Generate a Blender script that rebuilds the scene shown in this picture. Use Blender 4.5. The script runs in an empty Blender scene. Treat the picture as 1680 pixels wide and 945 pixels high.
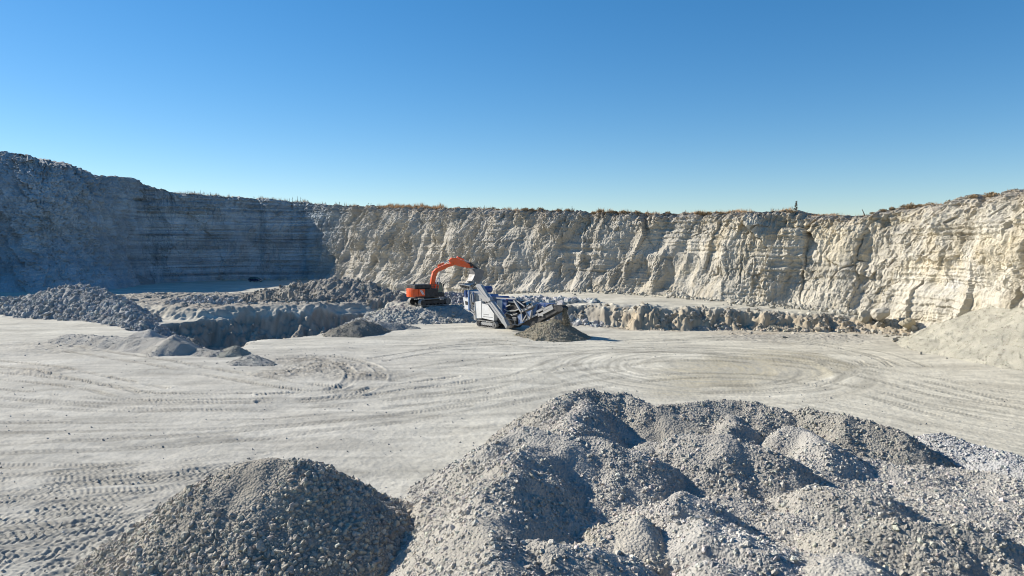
import bpy, bmesh, math, random
import numpy as np
from mathutils import Vector, Matrix

# ------------------------------------------------------------------ camera, sky, sun
S = bpy.context.scene
COL = S.collection
CAM_H, FPX = 11.5, 1200.0
PITCH = math.atan(72.5 / FPX)
cd = bpy.data.cameras.new('camera'); cam = bpy.data.objects.new('camera', cd); COL.objects.link(cam)
cd.sensor_width = 36.0; cd.lens = 36.0 * FPX / 1680.0; cd.clip_start = 0.3; cd.clip_end = 5000
cam.location = (0, 0, CAM_H); cam.rotation_euler = (math.radians(90) - PITCH, 0, 0)
S.camera = cam

SUN_EL = 29.0
SUN_AZ = 66.0                       # degrees from +Y (view direction) towards -X (left)
W = bpy.data.worlds.new('World'); S.world = W; W.use_nodes = True
nt = W.node_tree; nt.nodes.clear()
sky = nt.nodes.new('ShaderNodeTexSky'); sky.sky_type = 'NISHITA'; sky.sun_disc = False
sky.sun_elevation = math.radians(SUN_EL); sky.sun_rotation = math.radians(-SUN_AZ)
sky.altitude = 1200; sky.air_density = 1.0; sky.dust_density = 0.18; sky.ozone_density = 3.5
bg = nt.nodes.new('ShaderNodeBackground'); bg.inputs[1].default_value = 0.112
hs = nt.nodes.new('ShaderNodeHueSaturation'); hs.inputs['Saturation'].default_value = 1.4
wo = nt.nodes.new('ShaderNodeOutputWorld')
gm = nt.nodes.new('ShaderNodeGamma'); gm.inputs[1].default_value = 0.84
nt.links.new(sky.outputs[0], gm.inputs[0]); nt.links.new(gm.outputs[0], hs.inputs['Color']); nt.links.new(hs.outputs[0], bg.inputs[0]); nt.links.new(bg.outputs[0], wo.inputs[0])
sl = bpy.data.lights.new('sun', 'SUN'); sun = bpy.data.objects.new('sun', sl); COL.objects.link(sun)
sl.energy = 4.9; sl.angle = math.radians(0.5); sl.color = (1.0, 0.93, 0.82)
sdir = Vector((-math.sin(math.radians(SUN_AZ)) * math.cos(math.radians(SUN_EL)),
               math.cos(math.radians(SUN_AZ)) * math.cos(math.radians(SUN_EL)), math.sin(math.radians(SUN_EL))))
sun.rotation_euler = sdir.to_track_quat('Z', 'Y').to_euler(); sun.location = (-60, 60, 80)
S.view_settings.view_transform = 'Standard'; S.view_settings.look = 'None'
S.view_settings.exposure = 0.62; S.view_settings.gamma = 1.0
S.view_settings.use_curve_mapping = False
S.cycles.filter_width = 1.0          # crisp, as a small camera sensor resolves it

# ------------------------------------------------------------------ pixel <-> world (survey of the photograph)
CP, SP = math.cos(PITCH), math.sin(PITCH)
def ray(px, py):
    cx = (px - 840.0) / FPX; cy = -(py - 472.5) / FPX
    return np.array([cx, CP + cy * SP, -SP + cy * CP])
def P(px, py, z=0.0):
    d = ray(px, py); t = (z - CAM_H) / d[2]
    return np.array([d[0] * t, d[1] * t, z])
def D(px, py, Y):
    d = ray(px, py); t = Y / d[1]
    return np.array([d[0] * t, Y, CAM_H + d[2] * t])

# ------------------------------------------------------------------ numpy noise
def _h(ix, iy, iz, seed):
    h = (ix.astype(np.uint32) * np.uint32(374761393) + iy.astype(np.uint32) * np.uint32(668265263)
         + iz.astype(np.uint32) * np.uint32(2246822519) + np.uint32((seed * 3266489917) & 0xffffffff))
    h = (h ^ (h >> np.uint32(13))) * np.uint32(1274126177)
    h = (h ^ (h >> np.uint32(16))) * np.uint32(2654435761)
    return h ^ (h >> np.uint32(15))
def _i(a): return a.astype(np.int64) & 0xffffffff
def noise2(x, y, seed=0):
    x = np.asarray(x, dtype=np.float64); y = np.asarray(y, dtype=np.float64)
    x, y = np.broadcast_arrays(x, y)
    fx = np.floor(x); fy = np.floor(y); dx = x - fx; dy = y - fy
    ux = dx * dx * dx * (dx * (dx * 6 - 15) + 10); uy = dy * dy * dy * (dy * (dy * 6 - 15) + 10)
    z0 = np.zeros(1, dtype=np.uint32); r = []
    for oy in (0, 1):
        for ox in (0, 1):
            h = _h(_i(fx + ox), _i(fy + oy), z0, seed)
            a = h.astype(np.float32) * np.float32(2 * math.pi / 4294967296.0)
            r.append(np.cos(a) * (dx - ox) + np.sin(a) * (dy - oy))
    a = r[0] + ux * (r[1] - r[0]); b = r[2] + ux * (r[3] - r[2])
    return (a + uy * (b - a)) * 1.5
def fbm(x, y, seed=0, octv=4, lac=2.03, gain=0.5):
    s = 0; a = 1.0; f = 1.0
    for k in range(octv):
        s = s + a * noise2(x * f + 17.3 * k, y * f - 9.1 * k, seed + k); a *= gain; f *= lac
    return s
def ridged(x, y, seed=0, octv=3, lac=2.1, gain=0.5):
    s = 0; a = 1.0; f = 1.0
    for k in range(octv):
        s = s + a * (1 - 2 * np.abs(noise2(x * f + 31.7 * k, y * f + 5.3 * k, seed + k))); a *= gain; f *= lac
    return s
def voro(x, y, seed=0):
    x = np.asarray(x, dtype=np.float64); y = np.asarray(y, dtype=np.float64)
    fx = np.floor(x); fy = np.floor(y); z0 = np.zeros(1, dtype=np.uint32)
    f1 = np.full(x.shape, 9.0); f2 = np.full(x.shape, 9.0); cid = np.zeros(x.shape); gx = np.zeros(x.shape); gy = np.zeros(x.shape)
    for oy in (-1, 0, 1):
        for ox in (-1, 0, 1):
            h = _h(_i(fx + ox), _i(fy + oy), z0, seed)
            jx = (h & np.uint32(0xffff)).astype(np.float64) / 65535.0; jy = (h >> np.uint32(16)).astype(np.float64) / 65535.0
            ddx = fx + ox + jx - x; ddy = fy + oy + jy - y
            d = np.sqrt(ddx ** 2 + ddy ** 2)
            h2 = _h(_i(fx + ox), _i(fy + oy), z0 + np.uint32(7), seed + 5).astype(np.float64) / 4294967295.0
            nearer = d < f1
            f2 = np.where(nearer, f1, np.minimum(f2, d))
            cid = np.where(nearer, h2, cid); gx = np.where(nearer, ddx, gx); gy = np.where(nearer, ddy, gy)
            f1 = np.where(nearer, d, f1)
    return f1, f2, cid, gx, gy
def facet(x, y, seed, step=1.0, tilt=1.0):
    f1, f2, cid, gx, gy = voro(x, y, seed)
    a = np.modf(cid * 913.71)[0] - 0.5; b = np.modf(cid * 577.37)[0] - 0.5
    return step * (cid - 0.5) + tilt * 2 * (gx * a + gy * b), f2 - f1
def sstep(a, b, x):
    t = np.clip((x - a) / (b - a), 0, 1); return t * t * (3 - 2 * t)
def seg_dist(X, Y, a, b):
    ax, ay = a[0], a[1]; bx, by = b[0] - ax, b[1] - ay
    L2 = bx * bx + by * by + 1e-9
    t = np.clip(((X - ax) * bx + (Y - ay) * by) / L2, 0, 1)
    return np.hypot(X - ax - t * bx, Y - ay - t * by), t
def poly_sdf(X, Y, pts):                       # negative inside
    n = len(pts); d = np.full(X.shape, 1e9); inside = np.zeros(X.shape, bool)
    for i in range(n):
        a, b = pts[i], pts[(i + 1) % n]
        d = np.minimum(d, seg_dist(X, Y, a, b)[0])
        c = ((a[1] > Y) != (b[1] > Y))
        with np.errstate(divide='ignore', invalid='ignore'):
            xi = (b[0] - a[0]) * (Y - a[1]) / (b[1] - a[1] + 1e-12) + a[0]
        inside ^= (c & (X < xi))
    return np.where(inside, -d, d)

# ------------------------------------------------------------------ mesh helpers
def mesh_np(name, verts, tris=None, quads=None, mat=None, smooth=False, tint=None, parent=None):
    me = bpy.data.meshes.new(name)
    verts = np.ascontiguousarray(verts, dtype=np.float32)
    parts = []; tot = []
    if quads is not None and len(quads): parts.append(np.asarray(quads, dtype=np.int32).ravel()); tot.append(np.full(len(quads), 4, np.int32))
    if tris is not None and len(tris): parts.append(np.asarray(tris, dtype=np.int32).ravel()); tot.append(np.full(len(tris), 3, np.int32))
    loops = np.concatenate(parts); tot = np.concatenate(tot)
    me.vertices.add(len(verts)); me.vertices.foreach_set('co', verts.ravel())
    me.loops.add(len(loops)); me.loops.foreach_set('vertex_index', loops)
    me.polygons.add(len(tot))
    st = np.concatenate([[0], np.cumsum(tot)[:-1]]).astype(np.int32)
    me.polygons.foreach_set('loop_start', st)
    sm = np.full(len(tot), bool(smooth)) if not isinstance(smooth, np.ndarray) else smooth
    if tint is not None:
        at = me.attributes.new('tint', 'FLOAT_COLOR', 'POINT')
        c = np.ones((len(verts), 4), np.float32); c[:, :3] = tint
        at.data.foreach_set('color', c.ravel())
    me.update(calc_edges=True)
    me.polygons.foreach_set('use_smooth', sm)
    me.validate()
    if mat: me.materials.append(mat)
    o = bpy.data.objects.new(name, me); COL.objects.link(o)
    if parent: o.parent = parent
    return o
def tag(o, label=None, cat=None, group=None, kind=None):
    if label: o['label'] = label
    if cat: o['category'] = cat
    if group: o['group'] = group
    if kind: o['kind'] = kind
    return o
def empty(name, loc, rz=0.0):
    o = bpy.data.objects.new(name, None); COL.objects.link(o)
    o.location = loc; o.rotation_euler = (0, 0, rz); o.empty_display_size = 0.3
    return o
def grid_quads(nr, nc, mask=None, wrap=False):
    i = np.arange(nr * nc).reshape(nr, nc)
    q = np.stack([i[:-1, :-1], i[:-1, 1:], i[1:, 1:], i[1:, :-1]], -1).reshape(-1, 4)
    if wrap:
        w = np.stack([i[:-1, -1], i[:-1, 0], i[1:, 0], i[1:, -1]], -1).reshape(-1, 4)
        q = np.concatenate([q, w])
    if mask is not None:
        q = q[mask.ravel()[q].any(1)]
    return q

# stones: many small convex lumps written straight into numpy arrays
_t = (1 + 5 ** 0.5) / 2
ICO_V = np.array([(-1, _t, 0), (1, _t, 0), (-1, -_t, 0), (1, -_t, 0), (0, -1, _t), (0, 1, _t), (0, -1, -_t), (0, 1, -_t), (_t, 0, -1), (_t, 0, 1), (-_t, 0, -1), (-_t, 0, 1)]) / 1.9
ICO_F = np.array([(0, 11, 5), (0, 5, 1), (0, 1, 7), (0, 7, 10), (0, 10, 11), (1, 5, 9), (5, 11, 4), (11, 10, 2), (10, 7, 6), (7, 1, 8), (3, 9, 4), (3, 4, 2), (3, 2, 6), (3, 6, 8), (3, 8, 9), (4, 9, 5), (2, 4, 11), (6, 2, 10), (8, 6, 7), (9, 8, 1)])
OCT_V = np.array([(1, 0, 0), (-1, 0, 0), (0, 1, 0), (0, -1, 0), (0, 0, 1), (0, 0, -1.0)])
OCT_F = np.array([(0, 2, 4), (2, 1, 4), (1, 3, 4), (3, 0, 4), (2, 0, 5), (1, 2, 5), (3, 1, 5), (0, 3, 5)])
def stones(pos, size, rng, small=False, jit=0.33):
    """pos (N,3) centres, size (N,) half extents -> verts, tris"""
    V, F = (OCT_V, OCT_F) if small else (ICO_V, ICO_F)
    N = len(pos); k = len(V)
    v = V[None] + rng.normal(0, jit * 0.55, (N, k, 3))
    sc = np.stack([rng.uniform(0.85, 1.35, N), rng.uniform(0.7, 1.1, N), rng.uniform(0.55, 0.95, N)], 1)
    v = v * sc[:, None, :]
    q = rng.normal(size=(N, 4)); q /= np.linalg.norm(q, axis=1)[:, None]
    w, x, y, z = q.T
    R = np.stack([1 - 2 * (y * y + z * z), 2 * (x * y - z * w), 2 * (x * z + y * w), 2 * (x * y + z * w), 1 - 2 * (x * x + z * z), 2 * (y * z - x * w), 2 * (x * z - y * w), 2 * (y * z + x * w), 1 - 2 * (x * x + y * y)], 1).reshape(N, 3, 3)
    v = np.einsum('nij,nkj->nki', R, v) * size[:, None, None] + pos[:, None, :]
    f = F[None] + (np.arange(N) * k)[:, None, None]
    return v.reshape(-1, 3), f.reshape(-1, 3), k

# ------------------------------------------------------------------ materials
def rock_mat(name, scale=1.0, bump=0.5, bdist=0.08, fine=6.0, var=0.25, vor=0.0, strata=0.0, rough=0.95):
    m = bpy.data.materials.new(name); m.use_nodes = True
    n = m.node_tree; b = n.nodes['Principled BSDF']; b.inputs['Roughness'].default_value = rough
    b.inputs['Specular IOR Level'].default_value = 0.15
    at = n.nodes.new('ShaderNodeAttribute'); at.attribute_name = 'tint'
    geo = n.nodes.new('ShaderNodeNewGeometry')
    def nz(sc, det, ro=0.55, vec=None):
        t = n.nodes.new('ShaderNodeTexNoise'); t.inputs['Scale'].default_value = sc; t.inputs['Detail'].default_value = det
        t.inputs['Roughness'].default_value = ro
        n.links.new(vec or geo.outputs['Position'], t.inputs['Vector']); return t
    n1 = nz(0.35 * scale, 6, 0.6); n2 = nz(fine, 4, 0.6)
    mr = n.nodes.new('ShaderNodeMapRange'); mr.inputs['From Min'].default_value = 0.25; mr.inputs['From Max'].default_value = 0.75
    mr.inputs['To Min'].default_value = 1 - var; mr.inputs['To Max'].default_value = 1 + var
    mx = n.nodes.new('ShaderNodeMath'); mx.operation = 'MULTIPLY_ADD'; mx.inputs[1].default_value = 0.5
    ml = n.nodes.new('ShaderNodeMath'); ml.operation = 'MULTIPLY'; ml.inputs[1].default_value = 0.5
    n.links.new(n1.outputs['Fac'], ml.inputs[0]); n.links.new(n2.outputs['Fac'], mx.inputs[0]); n.links.new(ml.outputs[0], mx.inputs[2])
    n.links.new(mx.outputs[0], mr.inputs['Value'])
    vm = n.nodes.new('ShaderNodeVectorMath'); vm.operation = 'SCALE'
    n.links.new(at.outputs['Color'], vm.inputs[0]); n.links.new(mr.outputs[0], vm.inputs['Scale'])
    n.links.new(vm.outputs[0], b.inputs['Base Color'])
    hsum = n2.outputs['Fac']
    if vor > 0:
        vo = n.nodes.new('ShaderNodeTexVoronoi'); vo.inputs['Scale'].default_value = vor
        n.links.new(geo.outputs['Position'], vo.inputs['Vector'])
        sb = n.nodes.new('ShaderNodeMath'); sb.operation = 'SUBTRACT'
        n.links.new(n2.outputs['Fac'], sb.inputs[0]); n.links.new(vo.outputs['Distance'], sb.inputs[1]); hsum = sb.outputs[0]
    bp = n.nodes.new('ShaderNodeBump'); bp.inputs['Strength'].default_value = bump; bp.inputs['Distance'].default_value = bdist
    n.links.new(hsum, bp.inputs['Height']); n.links.new(bp.outputs[0], b.inputs['Normal'])
    return m
def paint_mat(name, col, rough=0.45, metal=0.0, dirt=(0.42, 0.40, 0.36), amount=0.5, scale=1.5, spec=0.4):
    m = bpy.data.materials.new(name); m.use_nodes = True
    n = m.node_tree; b = n.nodes['Principled BSDF']; b.inputs['Metallic'].default_value = metal
    b.inputs['Specular IOR Level'].default_value = spec
    geo = n.nodes.new('ShaderNodeNewGeometry')
    t = n.nodes.new('ShaderNodeTexNoise'); t.inputs['Scale'].default_value = scale; t.inputs['Detail'].default_value = 7; t.inputs['Roughness'].default_value = 0.65
    n.links.new(geo.outputs['Position'], t.inputs['Vector'])
    mr = n.nodes.new('ShaderNodeMapRange'); mr.inputs['From Min'].default_value = 0.42; mr.inputs['From Max'].default_value = 0.72
    mr.inputs['To Max'].default_value = amount; n.links.new(t.outputs['Fac'], mr.inputs['Value'])
    mix = n.nodes.new('ShaderNodeMix'); mix.data_type = 'RGBA'
    mix.inputs[6].default_value = (*col, 1); mix.inputs[7].default_value = (*dirt, 1)
    n.links.new(mr.outputs[0], mix.inputs[0]); n.links.new(mix.outputs[2], b.inputs['Base Color'])
    r2 = n.nodes.new('ShaderNodeMapRange'); r2.inputs['To Min'].default_value = rough; r2.inputs['To Max'].default_value = 0.9
    n.links.new(mr.outputs[0], r2.inputs['Value']); n.links.new(r2.outputs[0], b.inputs['Roughness'])
    return m
M_GROUND = rock_mat('ground_marl', 0.8, 0.55, 0.05, 5.0, 0.13)
M_CLIFF = rock_mat('cliff_marl', 1.0, 0.8, 0.22, 2.8, 0.22)
M_HEAP = rock_mat('gravel', 1.2, 0.9, 0.06, 11.0, 0.20, vor=9.0)
M_RUB = rock_mat('rubble', 1.0, 0.8, 0.10, 4.0, 0.20)
M_ORANGE = paint_mat('orange_paint', (0.90, 0.115, 0.016), 0.4, amount=0.22)
M_BLUE = paint_mat('blue_paint', (0.015, 0.06, 0.21), 0.4, amount=0.40)
M_LBLUE = paint_mat('dusty_blue_paint', (0.06, 0.16, 0.36), 0.5, amount=0.55)
M_WHITE = paint_mat('white_paint', (0.74, 0.74, 0.72), 0.5, dirt=(0.45, 0.42, 0.37), amount=0.5)
M_LGREY = paint_mat('pale_grey_steel', (0.38, 0.38, 0.38), 0.55, amount=0.6)
M_GREY = paint_mat('dusty_grey_steel', (0.36, 0.36, 0.35), 0.55, amount=0.7)
M_STEEL = paint_mat('worn_steel', (0.16, 0.16, 0.16), 0.5, 0.3, dirt=(0.34, 0.32, 0.29), amount=0.7)
M_BLACK = paint_mat('black_rubber', (0.014, 0.014, 0.015), 0.6, dirt=(0.16, 0.15, 0.13), amount=0.35)
M_DARK = paint_mat('dark_metal', (0.028, 0.028, 0.03), 0.5, dirt=(0.18, 0.17, 0.15), amount=0.4)
M_TRACK = paint_mat('dusty_track', (0.30, 0.29, 0.27), 0.8, dirt=(0.50, 0.48, 0.43), amount=0.8, scale=3)
M_GLASS = paint_mat('tinted_glass', (0.06, 0.15, 0.13), 0.12, dirt=(0.16, 0.2, 0.19), amount=0.3, spec=0.8)
M_CAR = paint_mat('dark_blue_car_paint', (0.008, 0.018, 0.06), 0.25, amount=0.15, dirt=(0.10, 0.10, 0.12), spec=0.6)
M_CHROME = paint_mat('silver_trim', (0.6, 0.6, 0.6), 0.3, 0.4, amount=0.3)
M_RED = paint_mat('red_lens', (0.4, 0.02, 0.02), 0.3, amount=0.1)
def plant_mat(name, col, var=0.3):
    m = bpy.data.materials.new(name); m.use_nodes = True
    n = m.node_tree; b = n.nodes['Principled BSDF']; b.inputs['Roughness'].default_value = 0.9; b.inputs['Specular IOR Level'].default_value = 0.1
    geo = n.nodes.new('ShaderNodeNewGeometry'); t = n.nodes.new('ShaderNodeTexNoise'); t.inputs['Scale'].default_value = 2.2
    n.links.new(geo.outputs['Position'], t.inputs['Vector'])
    cr = n.nodes.new('ShaderNodeMix'); cr.data_type = 'RGBA'
    cr.inputs[6].default_value = (*[c * (1 - var) for c in col], 1); cr.inputs[7].default_value = (*[min(1, c * (1 + var)) for c in col], 1)
    n.links.new(t.outputs['Fac'], cr.inputs[0]); n.links.new(cr.outputs[2], b.inputs['Base Color'])
    return m
M_GRASS = plant_mat('dry_grass', (0.56, 0.38, 0.22))
M_SHRUB = plant_mat('dry_shrub', (0.36, 0.28, 0.18))
M_STALK = plant_mat('dead_stalk', (0.13, 0.11, 0.085))

# ------------------------------------------------------------------ ground
TRENCH = [P(250, 552)[:2], P(335, 584)[:2], P(388, 573)[:2], P(420, 559)[:2], P(530, 549)[:2], P(640, 526)[:2],
          (-19.0, 118), P(620, 490, 2.2)[:2], P(560, 494, 2)[:2], P(500, 500, 1.8)[:2], P(400, 505, 1.5)[:2], P(330, 512, 1.2)[:2], (-54, 100)]
PLATEAU = [(-84, 132), (-60, 117), P(330, 512, 1.2)[:2], P(400, 505, 1.5)[:2], P(500, 500, 1.8)[:2], P(560, 494, 2)[:2], P(620, 490, 2.2)[:2],
           (-10, 112), (-2, 116), (-14, 142), (-40, 150), (-70, 148), (-92, 140)]
RECESS = [(-62, 131), (-52, 121), (-40, 127), (-38, 133), (-50, 139)]
BENCH = [(3, 106), (10, 104), (17.5, 98.5), (22, 97.6), (26, 99.0), (29, 97.2), (33, 97.8), (38, 96.0), (42, 96.2), (45.6, 94.2), (50, 92.3), (54, 90), (75, 88), (90, 150), (20, 190), (-18, 185), (-12, 140)]
ROUGH = [(P(545, 602)[:2], 3.6, 0.14), (P(590, 618)[:2], 2.6, 0.16), (P(500, 592)[:2], 3.5, 0.08), (P(470, 614)[:2], 3, 0.12),
         (P(150, 565)[:2], 8, 0.12), (P(60, 610)[:2], 3, 0.10), (P(1380, 555)[:2], 5, 0.12), (P(1250, 553)[:2], 6, 0.10)]
TR = []                       # tracks: polyline (world), half width, depth, tread height, tread period, double wheel
def track(pts, hw=0.33, dep=0.05, amp=0.035, per=0.34, gauge=2.2):
    w = [P(a, b)[:2] for a, b in pts]
    c = []
    for i in range(len(w) - 1):
        p0 = w[max(i - 1, 0)]; p1 = w[i]; p2 = w[i + 1]; p3 = w[min(i + 2, len(w) - 1)]
        for k in range(6):
            t = k / 6.0
            c.append(0.5 * ((2 * p1) + (-p0 + p2) * t + (2 * p0 - 5 * p1 + 4 * p2 - p3) * t * t + (-p0 + 3 * p1 - 3 * p2 + p3) * t ** 3))
    c.append(w[-1]); c = np.array(c)
    tn = np.gradient(c, axis=0); tn /= np.linalg.norm(tn, axis=1)[:, None]
    nn = np.stack([-tn[:, 1], tn[:, 0]], 1)
    for sgn in (-1, 1):
        TR.append((c + nn * sgn * gauge / 2, hw, dep, amp, per))
track([(-60, 808), (120, 783), (260, 768), (430, 752)], amp=0.05)
track([(-60, 838), (120, 812), (260, 795), (380, 772)], amp=0.04, hw=0.4)
track([(-60, 872), (100, 848), (220, 838), (330, 800)], amp=0.04, hw=0.4)
track([(-60, 905), (100, 880), (230, 850), (330, 820)], amp=0.05)
track([(-60, 945), (100, 922), (220, 880)], amp=0.055, hw=0.4)
track([(-20, 980), (120, 935), (230, 880)], amp=0.05)
track([(-60, 612), (60, 622), (160, 634), (240, 650), (360, 652), (560, 646), (760, 622)], amp=0.06, dep=0.08)
track([(-40, 590), (80, 606), (180, 625), (250, 640)], amp=0.08, dep=0.09)
track([(100, 572), (240, 592), (360, 612), (470, 632), (560, 640), (605, 628)], amp=0.07, dep=0.10, hw=0.4)
track([(-40, 640), (160, 660), (400, 668), (620, 655)], amp=0.03, dep=0.03)
track([(700, 570), (800, 560), (880, 568), (960, 566), (1100, 570)], amp=0.07, dep=0.06)
track([(620, 590), (720, 575), (830, 568)], amp=0.05, dep=0.05)
track([(860, 620), (930, 590), (1000, 575), (1150, 568), (1300, 578), (1420, 600)], amp=0.03, dep=0.02)
track([(1000, 560), (1150, 556), (1300, 562), (1400, 580), (1440, 600)], amp=0.05, dep=0.03)
track([(1100, 560), (1250, 556), (1420, 575), (1500, 600)], amp=0.04, dep=0.05)
track([(640, 660), (800, 645), (960, 612), (1060, 600)], amp=0.02, dep=0.02)
track([(-60, 700), (200, 700), (480, 690), (760, 660)], amp=0.02, dep=0.02)

track([(-60, 655), (200, 668), (500, 662), (800, 628), (1000, 596), (1200, 590), (1400, 612), (1560, 650), (1740, 690)], amp=0.02, dep=0.015, hw=0.45)
track([(-60, 740), (300, 722), (620, 690), (860, 650), (1040, 622), (1240, 618), (1400, 640), (1600, 690)], amp=0.02, dep=0.015, hw=0.45)
track([(560, 640), (700, 606), (860, 584), (1040, 576), (1260, 586), (1460, 610), (1700, 660)], amp=0.025, dep=0.02, hw=0.45)
track([(1150, 640), (1300, 632), (1380, 606), (1330, 586), (1200, 578), (1050, 582)], amp=0.015, dep=0.01, hw=0.5)
track([(470, 588), (540, 590), (588, 602), (602, 620), (580, 638), (520, 648), (430, 654)], amp=0.06, dep=0.09, hw=0.45, per=0.5, gauge=2.6)
_r = random.Random(8)
for _k in range(13):
    _y = 775 + _k * 14 + _r.uniform(-6, 6); _d = 10 + _k * 5.5
    track([(-60, _y + _d * 0.5), (90, _y + _r.uniform(-5, 5)), (230, _y - _d * 0.35), (400, _y - _d)], amp=_r.uniform(0.028, 0.05), dep=0.015, hw=_r.uniform(0.35, 0.5), per=_r.uniform(0.26, 0.36))
def ground_z(X, Y, fine=True):
    z = 0.12 * fbm(X / 14, Y / 14, 3, 3)
    rough = np.zeros(X.shape)
    # gentle rise under the crusher
    z = z + 0.30 * np.exp(-(((X + 3) / 9) ** 2 + ((Y - 100) / 7) ** 2))
    near = (Y > 60) & (Y < 200) & (np.abs(X) < 110)
    if near.any():
        x = X[near]; y = Y[near]
        wob = 1.5 * fbm(x / 5.0, y / 5.0, 11, 4) + 0.5 * ridged(x / 1.7, y / 1.7, 15, 2)
        # rubbly platform beyond the trench
        s = poly_sdf(x, y, PLATEAU) + wob * 0.8
        hp = 1.6 * sstep(2.0, -1.5, s); rg = 0.62 * sstep(1.0, -3.0, s)
        # recess
        s2 = poly_sdf(x, y, RECESS) + wob * 0.5
        hp = hp - 2.6 * sstep(1.0, -2.5, s2)
        # bench that carries the haul road under the cliff
        s3 = poly_sdf(x, y, BENCH)
        bw = 0.75 * fbm(x / 2.6, y / 2.6, 21, 5, 2.1, 0.6) + 0.35 * ridged(x / 3.5, y / 6.0, 23, 2) - 0.3
        hb_top = np.interp(x, [-22, -10, 0, 10, 17, 29, 38, 46, 54], [0, 0.8, 1.9, 2.6, 2.8, 2.75, 2.3, 2.0, 0.6])
        v1, v2, vid, _a, _b = voro(x / 2.4 + 0.3 * wob, y / 1.6, 27)
        fb = np.clip((0.7 - (s3 + bw + 0.7 * (vid - 0.5) + 0.16 * fbm(x / 0.7, y / 0.7, 29, 3) + 1.7 * noise2(x / 7.0, y / 12.0, 30))) / (2.3 + 1.5 * noise2(x / 5.0, y / 20 + 3, 33)), 0, 1)
        fb = fb ** 0.8 * (1 - 0.12 * (1 - sstep(-5, -1, -s3)))
        hb_var = 1 + (0.14 * fbm(x / 3.5, y / 3.5, 28, 3) + 0.12 * (vid - 0.5)) * sstep(-7, -1.5, s3)
        hb = hb_top * fb * hb_var
        facemask = 4 * fb * (1 - fb)
        rg = np.maximum(rg, np.maximum(facemask, 0.8 * np.exp(-((s3 - 0.8) / 1.3) ** 2)) * 0.6 * (x > 0))
        # trench
        s4 = poly_sdf(x, y, TRENCH) + (wob * 1.1 + 0.35 * fbm(x / 1.6, y / 1.6, 36, 3)) * sstep(88, 100, y) + wob * 0.5 * sstep(100, 88, y)
        dp = np.clip(-s4 / 6.8, 0, 1)
        ht = -4.6 * dp ** 0.85
        rg = np.maximum(rg * (s4 > 0), 0.85 * sstep(0.3, -1.0, s4))
        zz = np.maximum(hp, hb) + ht * 1.0
        q1, _e = facet(x / 1.7 + 0.3 * wob, y / 1.7, 211, 0.9, 1.0); q2, _e = facet(x / 0.7 + 0.4 * wob, y / 0.7, 213, 0.9, 1.0)
        rg = np.clip(rg, 0, 1)
        zz = zz + rg * (0.40 * q1 + 0.24 * q2 + 0.28 * fbm(x / 3.5, y / 3.5, 31, 3) + 0.12 * fbm(x / 0.5, y / 0.5, 35, 2))
        z[near] += zz; rough[near] = np.clip(rg * 1.7, 0, 1)
    for (c, r, a) in ROUGH:
        g = np.exp(-(((X - c[0]) / r) ** 2 + ((Y - c[1]) / (r * 0.8)) ** 2))
        k = g > 0.03
        if k.any():
            z[k] += g[k] * a * (ridged(X[k] / 1.6, Y[k] / 0.9, 41, 5, 2.2, 0.65) + 0.2)
            rough[k] = np.maximum(rough[k], g[k] * 0.75)
    return z, rough
def tracks_z(X, Y):
    dz = np.zeros(X.shape); md = np.zeros(X.shape)
    for (c, hw, dep, amp, per) in TR:
        x0, y0 = c.min(0) - 1.5; x1, y1 = c.max(0) + 1.5
        k = np.where((X > x0) & (X < x1) & (Y > y0) & (Y < y1))[0]
        if not len(k): continue
        bd = np.full(len(k), 9.0); bs = np.zeros(len(k)); sg = np.zeros(len(k)); s0 = 0.0
        for i in range(len(c) - 1):
            a, b = c[i], c[i + 1]; L = math.hypot(*(b - a)) + 1e-9
            d, t = seg_dist(X[k], Y[k], a, b)
            side = np.sign((b[0] - a[0]) * (Y[k] - a[1]) - (b[1] - a[1]) * (X[k] - a[0]))
            u = d < bd
            bd = np.where(u, d, bd); bs = np.where(u, s0 + t * L, bs); sg = np.where(u, side, sg); s0 += L
        q = bd / hw
        fade = sstep(-0.7, 0.25, fbm(X[k] / 4.5, Y[k] / 4.5, 77, 2) + 0.1)
        inr = sstep(1.15, 0.85, q)
        tread = np.sin(2 * np.pi * (bs / per + 0.95 * q + 0.08 * noise2(X[k] * 2, Y[k] * 2, 5)))
        tread = np.clip(tread * 1.8, -1, 1) * (0.6 + 0.8 * np.clip(noise2(X[k] * 1.3, Y[k] * 1.3, 6) + 0.3, 0, 1))
        berm = np.exp(-((q - 1.35) / 0.3) ** 2)
        dz[k] += fade * (inr * (-dep * 0.6 + amp * tread * 0.6) + berm * dep * 0.7)
        md[k] = np.maximum(md[k], inr * fade)
    return dz, md

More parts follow.
